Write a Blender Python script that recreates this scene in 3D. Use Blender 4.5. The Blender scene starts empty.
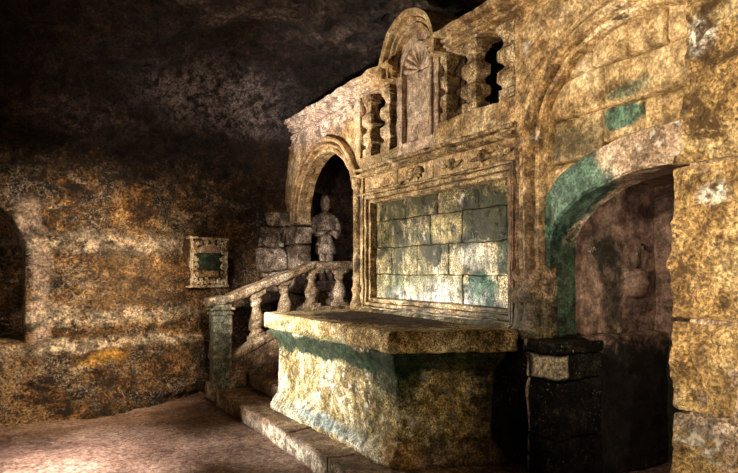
import bpy, bmesh, math, random
from mathutils import Vector, noise
random.seed(7)
PI = math.pi
sc = bpy.context.scene
COL = sc.collection

# ------------------------------------------------------------------ helpers
def fbm(p, s, o=4, h=0.9):
    return noise.fractal(Vector(p) * s, h, 2.0, o)

def nvec(p, s):
    return noise.noise_vector(Vector(p) * s)

class MB:
    """collects shapes; build() links them as one mesh object"""
    def __init__(self):
        self.v = []; self.f = []; self.sm = []
    def add(self, vs, fs, smooth=True):
        o = len(self.v)
        self.v += [Vector(p) for p in vs]
        self.f += [tuple(i + o for i in f) for f in fs]
        self.sm += [smooth] * len(fs)
    def warp(self, amp, s=6.0, fine=0.0, fs=30.0):
        out = []
        for p in self.v:
            d = nvec(p, s) * amp
            if fine:
                d += nvec(p + Vector((9, 3, 5)), fs) * fine
            out.append(p + d)
        self.v = out
    def chip(self, amp, s=9.0, thr=0.25):
        """knock dents into the stone: pulls vertices towards the centroid where noise is high"""
        c = sum(self.v, Vector()) / len(self.v)
        for i, p in enumerate(self.v):
            n = noise.noise(p * s)
            if n > thr:
                self.v[i] = p + (c - p).normalized() * amp * (n - thr) / (1 - thr)
    def build(self, name, mat, parent=None, autosmooth=True):
        me = bpy.data.meshes.new(name)
        me.from_pydata([tuple(p) for p in self.v], [], self.f)
        me.polygons.foreach_set('use_smooth', self.sm)
        bm = bmesh.new(); bm.from_mesh(me)
        bmesh.ops.recalc_face_normals(bm, faces=bm.faces)
        bm.to_mesh(me); bm.free()
        me.materials.append(mat)
        o = bpy.data.objects.new(name, me); COL.objects.link(o)
        if parent: o.parent = parent
        return o

def axis_pts(a, b, r, res):
    L = b - a
    r = min(r, L * 0.45)
    n = max(1, int(round((L - 2 * r) / res)))
    mid = [a + r + (L - 2 * r) * i / n for i in range(n + 1)]
    if r > 0:
        return [a, a + r * 0.3] + mid + [b - r * 0.3, b]
    return mid

def gbox(mb, x0, x1, y0, y1, z0, z1, r=0.012, res=0.06, fx=None):
    """subdivided box with rounded edges; fx maps points"""
    A = [axis_pts(x0, x1, r, res), axis_pts(y0, y1, r, res), axis_pts(z0, z1, r, res)]
    lo = (x0, y0, z0); hi = (x1, y1, z1)
    rr = [min(r, (hi[k] - lo[k]) * 0.45) for k in range(3)]
    vs = []; fs = []; idx = {}
    def vid(p):
        k = (round(p[0], 5), round(p[1], 5), round(p[2], 5))
        if k not in idx:
            idx[k] = len(vs)
            q = Vector(p)
            if r > 0:
                inn = Vector([min(max(q[i], lo[i] + rr[i]), hi[i] - rr[i]) for i in range(3)])
                d = q - inn
                if d.length > 1e-9:
                    m = max(abs(d[i]) / max(rr[i], 1e-6) for i in range(3))
                    d = d.normalized() * min(rr) * m
                    q = inn + d
            vs.append(fx(q) if fx else q)
        return idx[k]
    for ax in range(3):
        u, v = (ax + 1) % 3, (ax + 2) % 3
        for side in (0, 1):
            w = A[ax][0] if side == 0 else A[ax][-1]
            for i in range(len(A[u]) - 1):
                for j in range(len(A[v]) - 1):
                    q = []
                    for (a, b) in ((i, j), (i + 1, j), (i + 1, j + 1), (i, j + 1)):
                        p = [0, 0, 0]; p[ax] = w; p[u] = A[u][a]; p[v] = A[v][b]
                        q.append(vid(p))
                    if side == 0: q.reverse()
                    fs.append(tuple(q))
    mb.add(vs, fs, True)

def sweep(mb, path, prof, closed=False):
    """path: list of (pos, n_dir, x_dir); prof: list of (dx, dn) closed polygon"""
    m = len(prof); vs = []; fs = []
    for pos, n, xd in path:
        for dx, dn in prof:
            vs.append(Vector(pos) + Vector(xd) * dx + Vector(n) * dn)
    k = len(path)
    rng = k if closed else k - 1
    for i in range(rng):
        a = i * m; b = ((i + 1) % k) * m
        for j in range(m):
            fs.append((a + j, a + (j + 1) % m, b + (j + 1) % m, b + j))
    if not closed:
        fs.append(tuple(range(m - 1, -1, -1))); fs.append(tuple((k - 1) * m + j for j in range(m)))
    mb.add(vs, fs, False)

def dens(prof, step=0.03):
    out = []
    for i, a in enumerate(prof):
        b = prof[(i + 1) % len(prof)]
        L = math.dist(a, b); n = max(1, int(L / step))
        for k in range(n):
            out.append((a[0] + (b[0] - a[0]) * k / n, a[1] + (b[1] - a[1]) * k / n))
    return out

def path_y(y0, y1, z=0, step=0.04):
    n = max(2, int(abs(y1 - y0) / step))
    return [((0, y0 + (y1 - y0) * i / n, z), (0, 0, 1), (1, 0, 0)) for i in range(n + 1)]

def path_z(z0, z1, y, sgn=1, step=0.04):
    n = max(2, int(abs(z1 - z0) / step))
    return [((0, y, z0 + (z1 - z0) * i / n), (0, sgn, 0), (1, 0, 0)) for i in range(n + 1)]

def ell(cy, cz, a, b, t0, t1, n=40, x=0.0):
    """arch path in the facade plane; t from the right (low y) to the left"""
    out = []
    for i in range(n + 1):
        t = t0 + (t1 - t0) * i / n
        nn = Vector((0, -math.cos(t) / a, math.sin(t) / b)).normalized()
        out.append(((x, cy - a * math.cos(t), cz + b * math.sin(t)), tuple(nn), (1, 0, 0)))
    return out

def lathe(mb, cx, cy, prof, n=20, square=False, kx=1.0):
    """prof: list of (z, r); square gives a four-sided plan with rounded corners"""
    vs = []; fs = []
    for z, r in prof:
        for k in range(n):
            t = 2 * PI * k / n + (PI / 4 if square else 0)
            ct, st = math.cos(t), math.sin(t)
            if square:
                m = max(abs(ct), abs(st)); e = 1 / m
                e = min(e, 1.33)
            else:
                e = 1
            vs.append((cx + r * ct * e * kx, cy + r * st * e, z))
    for i in range(len(prof) - 1):
        for k in range(n):
            fs.append((i * n + k, i * n + (k + 1) % n, (i + 1) * n + (k + 1) % n, (i + 1) * n + k))
    fs.append(tuple(range(n - 1, -1, -1))); fs.append(tuple((len(prof) - 1) * n + k for k in range(n)))
    mb.add(vs, fs, not square)

def refine(prof, step=0.02):
    out = []
    for (a, b) in zip(prof, prof[1:]):
        n = max(1, int(math.dist(a, b) / step))
        for k in range(n):
            out.append((a[0] + (b[0] - a[0]) * k / n, a[1] + (b[1] - a[1]) * k / n))
    out.append(prof[-1])
    return out

def tube(mb, pts, rads, n=8, flat=1.0):
    """tube through points in order"""
    vs = []; fs = []
    P = [Vector(p) for p in pts]
    for i, p in enumerate(P):
        d = (P[min(i + 1, len(P) - 1)] - P[max(i - 1, 0)]).normalized()
        up = Vector((1, 0, 0)) if abs(d.x) < 0.8 else Vector((0, 0, 1))
        a = d.cross(up).normalized(); b = d.cross(a).normalized()
        r = rads[i] if isinstance(rads, (list, tuple)) else rads
        for k in range(n):
            t = 2 * PI * k / n
            vs.append(p + a * r * math.cos(t) + b * r * flat * math.sin(t))
    for i in range(len(P) - 1):
        for k in range(n):
            fs.append((i * n + k, i * n + (k + 1) % n, (i + 1) * n + (k + 1) % n, (i + 1) * n + k))
    fs.append(tuple(range(n - 1, -1, -1))); fs.append(tuple((len(P) - 1) * n + k for k in range(n)))
    mb.add(vs, fs, True)

def sheet(mb, nu, nv, fn):
    vs = []; fs = []
    for i in range(nu + 1):
        for j in range(nv + 1):
            vs.append(fn(i / nu, j / nv))
    for i in range(nu):
        for j in range(nv):
            a = i * (nv + 1) + j
            fs.append((a, a + nv + 1, a + nv + 2, a + 1))
    mb.add(vs, fs, True)

def tag(o, label=None, cat=None, group=None, kind=None):
    if label: o['label'] = label
    if cat: o['category'] = cat
    if group: o['group'] = group
    if kind: o['kind'] = kind
    return o

def empty(name, loc, label, cat, group=None, kind=None):
    o = bpy.data.objects.new(name, None); COL.objects.link(o)
    o.location = (0, 0, 0)
    o.empty_display_size = 0.1
    return tag(o, label, cat, group, kind)

# ------------------------------------------------------------------ materials
class NB:
    def __init__(self, name):
        self.m = bpy.data.materials.new(name); self.m.use_nodes = True
        self.t = self.m.node_tree; self.t.nodes.clear()
        self.pos = self.n('ShaderNodeNewGeometry').outputs['Position']
    def n(self, k): return self.t.nodes.new(k)
    def put(self, sock, val):
        if isinstance(val, bpy.types.NodeSocket): self.t.links.new(val, sock)
        elif val is not None:
            if sock.type == 'RGBA' and len(val) == 3: val = (*val, 1)
            sock.default_value = val
    def noise(self, s, d=6, r=0.6, vec=None, dist=0.0):
        k = self.n('ShaderNodeTexNoise'); self.put(k.inputs['Vector'], vec or self.pos)
        k.inputs['Scale'].default_value = s; k.inputs['Detail'].default_value = d
        k.inputs['Roughness'].default_value = r; k.inputs['Distortion'].default_value = dist
        return k.outputs['Fac']
    def noisec(self, s, d=3):
        k = self.n('ShaderNodeTexNoise'); self.put(k.inputs['Vector'], self.pos)
        k.inputs['Scale'].default_value = s; k.inputs['Detail'].default_value = d
        return k.outputs['Color']
    def voro(self, s, feat='F1', vec=None):
        k = self.n('ShaderNodeTexVoronoi'); self.put(k.inputs['Vector'], vec or self.pos)
        k.feature = feat; k.inputs['Scale'].default_value = s
        return k.outputs['Distance']
    def math(self, op, a, b=None, c=None):
        k = self.n('ShaderNodeMath'); k.operation = op
        self.put(k.inputs[0], a)
        if b is not None: self.put(k.inputs[1], b)
        if c is not None: self.put(k.inputs[2], c)
        return k.outputs[0]
    def vmath(self, op, a, b=None):
        k = self.n('ShaderNodeVectorMath'); k.operation = op
        self.put(k.inputs[0], a)
        if b is not None: self.put(k.inputs[1], b)
        return k.outputs['Value'] if op in ('LENGTH', 'DOT_PRODUCT') else k.outputs['Vector']
    def rng(self, v, a, b, c=0.0, d=1.0):
        k = self.n('ShaderNodeMapRange'); k.interpolation_type = 'SMOOTHSTEP'
        self.put(k.inputs['Value'], v)
        for nme, q in (('From Min', a), ('From Max', b), ('To Min', c), ('To Max', d)):
            self.put(k.inputs[nme], q)
        return k.outputs['Result']
    def ramp(self, v, stops):
        k = self.n('ShaderNodeValToRGB'); e = k.color_ramp.elements
        while len(e) > 1: e.remove(e[0])
        e[0].position = stops[0][0]; e[0].color = (*stops[0][1], 1)
        for p, c in stops[1:]:
            q = e.new(p); q.color = (*c, 1)
        self.put(k.inputs['Fac'], v)
        return k.outputs['Color']
    def mix(self, f, a, b, mode='MIX'):
        k = self.n('ShaderNodeMix'); k.data_type = 'RGBA'; k.blend_type = mode; k.clamp_factor = True
        self.put(k.inputs['Factor'], f)
        ca = [s for s in k.inputs if s.type == 'RGBA']
        self.put(ca[0], a); self.put(ca[1], b)
        return [s for s in k.outputs if s.type == 'RGBA'][0]
    def mapping(self, scale):
        k = self.n('ShaderNodeVectorMath'); k.operation = 'MULTIPLY'
        self.put(k.inputs[0], self.pos); k.inputs[1].default_value = scale
        return k.outputs['Vector']

BIG = 50.0
def stone(name, base, s=1.6, fine=22.0, crust=None, dark=None, speck=None, stains_and_light=(), rough=(0.45, 0.85),
          bump=0.6, bdist=0.02, grit=60.0, streak=0.0, strata=None, spec=0.4, contrast=0.55):
    """weathered limestone: base ramp over broad noise, fine mottling, pale crust, black crust, specks and shaped patches of stain, shade and light"""
    b = NB(name)
    vec = b.mapping((1, 1, 0.45)) if streak else None
    n1 = b.noise(s, 10, 0.68, vec, 0.4)
    nm = b.noise(fine * 0.45, 8, 0.72, vec, 0.2)
    n2 = b.noise(fine * 2.4, 7, 0.78)
    fac = b.math('MULTIPLY_ADD', n1, 1.35, -0.175)
    fac = b.math('ADD', fac, b.math('MULTIPLY_ADD', nm, 0.55, -0.275))
    fac = b.math('ADD', fac, b.math('MULTIPLY_ADD', n2, 0.40, -0.20))
    col = b.ramp(fac, base)
    if strata:
        sv = b.mapping((0.7, 0.7, 1.9))
        ns = b.noise(strata[0], 8, 0.7, sv, 0.6)
        col = b.mix(b.math('MULTIPLY', b.rng(ns, 0.55, 0.63), strata[2]), col, strata[1])
    mott = b.math('MULTIPLY', b.rng(n2, 0.40, 0.61, max(0.05, 0.85 - contrast), 1.0 + contrast), b.rng(nm, 0.37, 0.63, 0.62, 1.38))
    col = b.mix(1.0, col, mott, 'MULTIPLY')
    h = b.math('ADD', b.math('MULTIPLY', nm, 0.9), b.math('MULTIPLY', n2, 0.55))
    if crust:
        for (cc, cs, lo, hi) in crust:
            nc = b.noise(cs, 10, 0.74, None, 0.3)
            mk = b.rng(nc, lo, hi)
            col = b.mix(mk, col, cc)
            h = b.math('ADD', h, b.math('MULTIPLY', mk, 0.35))
    if dark:
        for (cc, cs, lo, hi) in dark:
            nc = b.noise(cs, 10, 0.72, b.vmath('ADD', b.pos, (3.7, 1.9, 8.3)), 0.5)
            mk = b.rng(nc, lo, hi)
            col = b.mix(mk, col, cc)
    if speck:
        for (cc, ss, lo, hi, amt) in speck:
            sp = b.noise(ss, 4, 0.8, b.vmath('ADD', b.pos, (1.3, 7.7, 2.1)))
            pm = b.rng(b.noise(2.3, 6, 0.65, b.vmath('ADD', b.pos, (5.1, 0.7, 4.4))), 0.42, 0.62)
            mk = b.math('MULTIPLY', b.math('MULTIPLY', b.rng(sp, lo, hi), pm), amt)
            col = b.mix(mk, col, cc)
            h = b.math('ADD', h, b.math('MULTIPLY', mk, 0.4))
    wob = None
    for st in stains_and_light:
        if wob is None:
            wob = b.vmath('SUBTRACT', b.noisec(3.2, 6), (0.5, 0.5, 0.5))
        hx, hy, hz = st['h']
        d = b.vmath('ADD', b.pos, b.vmath('MULTIPLY', wob, (st.get('n', 0.3),) * 3))
        d = b.vmath('SUBTRACT', d, st['c'])
        d = b.vmath('MULTIPLY', d, (1 / hx, 1 / hy, 1 / hz))
        if st.get('box'):
            d = b.vmath('ABSOLUTE', d)
            sx = b.n('ShaderNodeSeparateXYZ'); b.put(sx.inputs[0], d)
            L = b.math('MAXIMUM', b.math('MAXIMUM', sx.outputs[0], sx.outputs[1]), sx.outputs[2])
        else:
            L = b.vmath('LENGTH', d)
        so = st.get('soft', 0.3)
        L = b.math('ADD', L, b.math('MULTIPLY_ADD', nm, st.get('rag', 0.9), -0.5 * st.get('rag', 0.9)))
        mk = b.rng(L, 1.0 - so, 1.0 + so, 1.0, 0.0)
        mk = b.math('MULTIPLY', mk, st.get('k', 0.9))
        if st.get('patchy'):
            mk = b.math('MULTIPLY', mk, b.rng(b.noise(9.0, 9, 0.75), 0.40, 0.56))
        sc_ = b.mix(1.0, st['col'], b.math('MULTIPLY', b.rng(n2, 0.38, 0.62, 0.3, 1.7), b.rng(nm, 0.38, 0.62, 0.4, 1.7)), 'MULTIPLY')
        mk = b.math('MULTIPLY', mk, b.rng(n2, 0.60, 0.72, 1.0, 0.45))
        col = b.mix(mk, col, sc_)
    bs = b.n('ShaderNodeBsdfPrincipled')
    b.put(bs.inputs['Base Color'], col)
    b.put(bs.inputs['Roughness'], b.rng(b.noise(4.0, 6, 0.7), 0.35, 0.65, rough[0], rough[1]))
    bs.inputs['Specular IOR Level'].default_value = spec
    bp = b.n('ShaderNodeBump'); bp.inputs['Strength'].default_value = bump; bp.inputs['Distance'].default_value = bdist
    b.put(bp.inputs['Height'], h)
    b.put(bs.inputs['Normal'], bp.outputs['Normal'])
    out = b.n('ShaderNodeOutputMaterial'); b.put(out.inputs['Surface'], bs.outputs[0])
    return b.m

WHITE = (0.72, 0.66, 0.56); PINK = (0.62, 0.48, 0.38)
GREEN = (0.016, 0.075, 0.040); DGREEN = (0.010, 0.026, 0.010); TEAL = (0.045, 0.12, 0.085)
BLACK = (0.008, 0.007, 0.006)

M = {}
M['rock'] = stone('cave_rock', [(0.30, (0.02, 0.010, 0.004)), (0.45, (0.10, 0.048, 0.014)), (0.56, (0.24, 0.12, 0.036)), (0.72, (0.42, 0.26, 0.11))],
    s=1.3, fine=16, crust=[(WHITE, 5.5, 0.60, 0.67)], dark=[((0.018, 0.010, 0.005), 2.3, 0.50, 0.62)],
    speck=[(WHITE, 24, 0.56, 0.59, 1.0), (WHITE, 55, 0.56, 0.60, 0.9), ((0.02, 0.01, 0.005), 30, 0.58, 0.62, 0.9)], strata=(2.6, (0.58, 0.44, 0.28), 0.9), bump=1.0, bdist=0.10, contrast=0.85,
    stains_and_light=[dict(c=(-1.0, 7, 3.75), h=(BIG, BIG, 1.10), col=(0.030, 0.020, 0.014), k=0.93, soft=0.35, n=1.0),
            dict(c=(0.10, 7.4, 1.35), h=(0.09, 1, 0.65), col=PINK, k=0.85, soft=0.4, n=0.25), dict(c=(-0.02, 7.4, 2.15), h=(0.12, 1, 0.20), col=PINK, k=0.7, soft=0.5, n=0.3),
            dict(c=(3.9, 8.3, 2.0), h=(0.75, 1, 1.2), col=(0.20, 0.13, 0.10), k=0.75, soft=0.3, n=0.5),
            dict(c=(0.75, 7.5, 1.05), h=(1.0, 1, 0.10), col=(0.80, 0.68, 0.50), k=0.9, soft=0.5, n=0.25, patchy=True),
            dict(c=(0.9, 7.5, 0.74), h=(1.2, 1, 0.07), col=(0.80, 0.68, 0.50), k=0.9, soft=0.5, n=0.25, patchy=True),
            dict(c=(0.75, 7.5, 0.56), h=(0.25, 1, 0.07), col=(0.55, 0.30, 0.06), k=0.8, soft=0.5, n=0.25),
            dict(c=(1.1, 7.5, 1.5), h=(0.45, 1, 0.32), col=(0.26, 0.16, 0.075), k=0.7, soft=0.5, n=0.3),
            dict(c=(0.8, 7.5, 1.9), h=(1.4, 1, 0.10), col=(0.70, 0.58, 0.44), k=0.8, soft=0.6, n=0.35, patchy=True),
            dict(c=(2.3, 7.4, 3.75), h=(1.0, 1.2, 0.35), col=(0.42, 0.36, 0.34), k=0.9, soft=0.6, n=0.5, patchy=True),
            dict(c=(0.5, 7.0, 3.3), h=(0.8, 1.2, 0.2), col=(0.20, 0.14, 0.12), k=0.7, soft=0.6, n=0.5, patchy=True)])
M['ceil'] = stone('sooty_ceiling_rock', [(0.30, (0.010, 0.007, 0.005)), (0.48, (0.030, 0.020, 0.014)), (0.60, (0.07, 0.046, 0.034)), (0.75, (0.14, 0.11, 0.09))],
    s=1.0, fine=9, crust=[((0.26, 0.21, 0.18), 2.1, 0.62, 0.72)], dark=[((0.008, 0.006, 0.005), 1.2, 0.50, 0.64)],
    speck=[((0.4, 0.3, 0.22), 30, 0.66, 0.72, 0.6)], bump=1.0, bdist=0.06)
M['floor'] = stone('trodden_earth_floor', [(0.30, (0.10, 0.060, 0.042)), (0.5, (0.27, 0.17, 0.125)), (0.7, (0.44, 0.31, 0.24))],
    s=0.9, fine=55, crust=None, dark=[((0.09, 0.055, 0.04), 1.4, 0.54, 0.68)], speck=[((0.6, 0.5, 0.42), 90, 0.60, 0.66, 0.6)],
    bump=0.8, bdist=0.012, grit=160, spec=0.2)
ASH = [(0.26, (0.14, 0.075, 0.028)), (0.40, (0.36, 0.22, 0.09)), (0.56, (0.56, 0.385, 0.19)), (0.74, (0.74, 0.59, 0.38))]
M['ashlar'] = stone('weathered_limestone', ASH, s=1.7, fine=20,
    crust=[(WHITE, 3.6, 0.59, 0.69)], dark=[((0.06, 0.035, 0.014), 2.6, 0.58, 0.68)], speck=[((0.03, 0.018, 0.01), 36, 0.62, 0.68, 0.7)],
    bump=0.5, bdist=0.015, contrast=0.34,
    stains_and_light=[dict(c=(3.3, 7.2, 3.6), h=(0.8, 1.3, 0.30), col=(0.74, 0.60, 0.50), k=0.8, soft=0.5, n=0.5),
            dict(c=(3.3, 5.55, 2.80), h=(0.4, 0.6, 0.12), col=(0.05, 0.05, 0.02), k=0.85, soft=0.7, n=0.5, patchy=True),
            dict(c=(3.3, 3.3, 1.5), h=(0.4, 0.25, 0.75), col=(0.09, 0.055, 0.030), k=0.85, soft=0.4, n=0.3)])
M['panel'] = stone('mossy_panel_stone', [(0.28, (0.05, 0.04, 0.014)), (0.44, (0.20, 0.155, 0.06)), (0.56, (0.44, 0.35, 0.165)), (0.72, (0.74, 0.65, 0.44))],
    s=2.4, fine=26, streak=1, crust=[((0.82, 0.75, 0.58), 4.2, 0.57, 0.63)], dark=[((0.030, 0.032, 0.012), 2.4, 0.47, 0.56), ((0.05, 0.045, 0.016), 9, 0.56, 0.62)],
    rough=(0.22, 0.6), contrast=0.8, bump=0.9, bdist=0.02, spec=0.5,
    stains_and_light=[dict(c=(3.3, 3.88, 2.02), h=(0.5, 0.36, 0.20), col=(0.028, 0.034, 0.012), k=0.93, soft=0.12, n=0.10, box=True),
            dict(c=(3.3, 3.62, 1.69), h=(0.5, 0.14, 0.14), col=(0.025, 0.06, 0.022), k=0.92, soft=0.12, n=0.08, box=True),
            dict(c=(3.3, 4.00, 1.40), h=(0.5, 0.22, 0.14), col=GREEN, k=0.94, soft=0.15, n=0.35),
            dict(c=(3.3, 3.56, 1.40), h=(0.5, 0.06, 0.14), col=(0.05, 0.07, 0.03), k=0.7, soft=0.3, n=0.2),
            dict(c=(3.3, 5.25, 1.95), h=(0.5, 0.55, 0.30), col=(0.05, 0.055, 0.02), k=0.85, soft=0.6, n=0.5, patchy=True),
            dict(c=(3.3, 5.0, 1.42), h=(0.5, 0.75, 0.16), col=(0.10, 0.13, 0.065), k=0.7, soft=0.5, n=0.4, patchy=True),
            dict(c=(3.3, 4.55, 1.30), h=(0.5, 0.75, 0.15), col=(0.72, 0.68, 0.62), k=0.75, soft=0.6, n=0.3, patchy=True), dict(c=(3.3, 4.05, 1.70), h=(0.5, 0.33, 0.12), col=(0.80, 0.74, 0.58), k=0.7, soft=0.4, n=0.15, patchy=True), dict(c=(3.3, 4.5, 1.98), h=(0.5, 0.25, 0.13), col=(0.66, 0.52, 0.22), k=0.7, soft=0.4, n=0.15, patchy=True)])  # first pale patch paints the lamp glare low on the panel
M['frame'] = stone('moulded_limestone', [(0.28, (0.06, 0.035, 0.012)), (0.44, (0.28, 0.18, 0.075)), (0.58, (0.50, 0.36, 0.18)), (0.74, (0.72, 0.58, 0.38))],
    s=2.4, fine=26, crust=[(WHITE, 5.2, 0.62, 0.70)], dark=[((0.035, 0.024, 0.010), 3.0, 0.52, 0.64)], bump=0.6, bdist=0.015,
    stains_and_light=[dict(c=(3.3, 3.35, 1.9), h=(0.5, 0.30, 0.9), col=(0.12, 0.065, 0.035), k=0.85, soft=0.35, n=0.3),
            dict(c=(3.3, 3.4, 1.2), h=(0.5, 0.6, 0.25), col=(0.03, 0.03, 0.016), k=0.8, soft=0.5, n=0.3)])
M['niche'] = stone('pinkish_niche_stone', [(0.28, (0.30, 0.18, 0.11)), (0.5, (0.56, 0.40, 0.28)), (0.72, (0.74, 0.60, 0.46))],
    s=2.4, fine=24, dark=[((0.14, 0.08, 0.04), 3.2, 0.60, 0.72)], bump=0.4, bdist=0.012, contrast=0.22)
M['baluster'] = stone('baluster_limestone', [(0.28, (0.10, 0.06, 0.026)), (0.46, (0.34, 0.22, 0.105)), (0.60, (0.56, 0.42, 0.24)), (0.74, (0.76, 0.64, 0.46))],
    s=3.0, fine=26, crust=[(WHITE, 6, 0.60, 0.68)], dark=[((0.05, 0.035, 0.016), 4.0, 0.56, 0.66)], bump=0.6, bdist=0.015)
M['altar'] = stone('altar_lichen_stone', [(0.28, (0.08, 0.055, 0.018)), (0.42, (0.26, 0.19, 0.075)), (0.55, (0.50, 0.41, 0.21)), (0.70, (0.80, 0.74, 0.58))],
    s=2.6, fine=30, crust=[((0.86, 0.82, 0.72), 8.0, 0.54, 0.62)], dark=[((0.05, 0.034, 0.012), 5.0, 0.56, 0.66)],
    speck=[((0.05, 0.05, 0.018), 46, 0.58, 0.63, 0.9)], bump=1.0, bdist=0.028, contrast=0.7, spec=0.2, rough=(0.6, 0.95),
    stains_and_light=[dict(c=(2.3, 4.6, 0.90), h=(BIG, BIG, 0.095), col=DGREEN, k=0.97, soft=0.30, n=0.22),
            dict(c=(2.3, 3.8, 0.80), h=(0.22, 0.35, 0.2), col=DGREEN, k=0.85, soft=0.5, n=0.3),
            dict(c=(2.7, 3.4, 0.55), h=(0.32, 0.30, 0.30), col=(0.20, 0.135, 0.045), k=0.7, soft=0.5, n=0.3),
            dict(c=(3.1, 3.3, 0.5), h=(0.24, 0.5, 0.6), col=(0.035, 0.020, 0.012), k=0.93, soft=0.4, n=0.3),  # dark patch paints the shaded right part of the altar end
            dict(c=(2.6, 3.4, 0.22), h=(0.9, 0.35, 0.16), col=(0.085, 0.045, 0.02), k=0.8, soft=0.4, n=0.3),  # dark brown patch paints the shade along the foot of the end
            dict(c=(2.2, 4.75, 0.25), h=(0.3, 0.75, 0.055), col=(0.26, 0.31, 0.29), k=0.85, soft=0.4, n=0.12), dict(c=(2.22, 4.0, 0.33), h=(0.25, 0.5, 0.12), col=(0.10, 0.075, 0.025), k=0.75, soft=0.5, n=0.3, patchy=True), dict(c=(2.25, 3.62, 0.25), h=(0.2, 0.2, 0.14), col=(0.36, 0.20, 0.07), k=0.8, soft=0.5, n=0.2),
            dict(c=(2.3, 3.5, 0.5), h=(0.10, 0.12, 0.35), col=(0.60, 0.45, 0.17), k=0.6, soft=0.6, n=0.2)])
M['slab'] = stone('altar_slab_stone', [(0.28, (0.10, 0.06, 0.025)), (0.44, (0.30, 0.20, 0.085)), (0.58, (0.54, 0.40, 0.19)), (0.72, (0.78, 0.66, 0.44))],
    s=2.8, fine=30, crust=[((0.80, 0.72, 0.56), 7.0, 0.58, 0.66)], dark=[((0.06, 0.04, 0.016), 5.0, 0.56, 0.66)],
    speck=[((0.05, 0.035, 0.015), 50, 0.58, 0.64, 0.8)], bump=0.9, bdist=0.02, contrast=0.65, spec=0.15, rough=(0.7, 0.95),
    stains_and_light=[dict(c=(2.8, 4.7, 1.20), h=(0.62, 1.22, 0.085), col=(0.040, 0.023, 0.015), k=0.95, soft=0.10, n=0.05),  # dark brown top paints the dimness of grazing light
            dict(c=(2.2, 4.7, 0.98), h=(0.2, 0.9, 0.05), col=(0.06, 0.09, 0.03), k=0.7, soft=0.6, n=0.2)])
M['step'] = stone('worn_step_stone', [(0.28, (0.05, 0.028, 0.014)), (0.46, (0.15, 0.085, 0.045)), (0.60, (0.27, 0.17, 0.095)), (0.75, (0.46, 0.34, 0.22))],
    s=2.4, fine=30, crust=[((0.66, 0.56, 0.42), 7.0, 0.62, 0.70)], dark=[((0.05, 0.03, 0.018), 3.0, 0.55, 0.66)], bump=0.8, bdist=0.02,
    stains_and_light=[dict(c=(1.93, 4.7, 0.05), h=(0.09, 1.3, 0.09), col=(0.66, 0.58, 0.44), k=0.8, soft=0.3, n=0.15, patchy=True)])
M['rail'] = stone('stair_rail_stone', [(0.28, (0.12, 0.075, 0.04)), (0.46, (0.34, 0.24, 0.14)), (0.60, (0.54, 0.42, 0.29)), (0.75, (0.78, 0.66, 0.52))],
    s=3.0, fine=28, crust=[((0.80, 0.72, 0.62), 7.0, 0.60, 0.68)], dark=[((0.08, 0.05, 0.028), 4.0, 0.56, 0.66)], bump=0.6, bdist=0.015,
    stains_and_light=[dict(c=(2.0, 7.3, 0.65), h=(0.16, 0.3, 0.75), col=(0.045, 0.065, 0.045), k=0.85, soft=0.4, n=0.2)])
M['stringer'] = stone('stair_stringer_stone', [(0.28, (0.06, 0.036, 0.02)), (0.46, (0.20, 0.13, 0.075)), (0.60, (0.33, 0.22, 0.13)), (0.75, (0.5, 0.38, 0.25))],
    s=2.4, fine=24, dark=[((0.05, 0.03, 0.018), 3.0, 0.55, 0.66)], bump=0.6, bdist=0.015)
M['pillar'] = stone('rough_golden_pillar_stone', [(0.28, (0.12, 0.065, 0.020)), (0.42, (0.34, 0.20, 0.070)), (0.55, (0.52, 0.34, 0.135)), (0.72, (0.70, 0.53, 0.28))],
    s=2.2, fine=20, crust=[((0.84, 0.76, 0.64), 3.2, 0.60, 0.66)], dark=[((0.10, 0.055, 0.018), 3.6, 0.52, 0.60), ((0.05, 0.028, 0.01), 11, 0.60, 0.66)],
    speck=[((0.09, 0.05, 0.016), 34, 0.58, 0.64, 0.9)], bump=1.0, bdist=0.035, contrast=0.45,
    stains_and_light=[dict(c=(3.05, 1.88, 2.82), h=(0.3, 0.07, 0.12), col=(0.86, 0.80, 0.70), k=0.9, soft=0.4, n=0.15, patchy=True), dict(c=(3.0, 1.78, 2.0), h=(0.3, 0.07, 0.06), col=(0.86, 0.80, 0.70), k=0.9, soft=0.4, n=0.15, patchy=True), dict(c=(3.0, 1.5, 0.78), h=(0.3, 0.5, 0.07), col=(0.50, 0.40, 0.33), k=0.85, soft=0.4, n=0.12)])
M['tymp'] = stone('tympanum_limestone', [(0.26, (0.20, 0.12, 0.045)), (0.42, (0.46, 0.31, 0.14)), (0.58, (0.64, 0.48, 0.27)), (0.74, (0.78, 0.65, 0.44))],
    s=1.6, fine=22, crust=[((0.70, 0.62, 0.5), 3.4, 0.63, 0.72)], dark=[((0.10, 0.07, 0.025), 3.0, 0.58, 0.68)], bump=0.5, bdist=0.015, contrast=0.25,
    stains_and_light=[dict(c=(3.3, 2.57, 2.585), h=(0.5, 0.155, 0.085), col=TEAL, k=0.93, soft=0.15, n=0.08, rag=0.5),
            dict(c=(3.3, 2.52, 2.74), h=(0.5, 0.20, 0.05), col=TEAL, k=0.6, soft=0.6, n=0.15),
            dict(c=(3.3, 3.0, 2.48), h=(0.5, 0.28, 0.13), col=(0.05, 0.04, 0.012), k=0.85, soft=0.5, n=0.2)])
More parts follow.
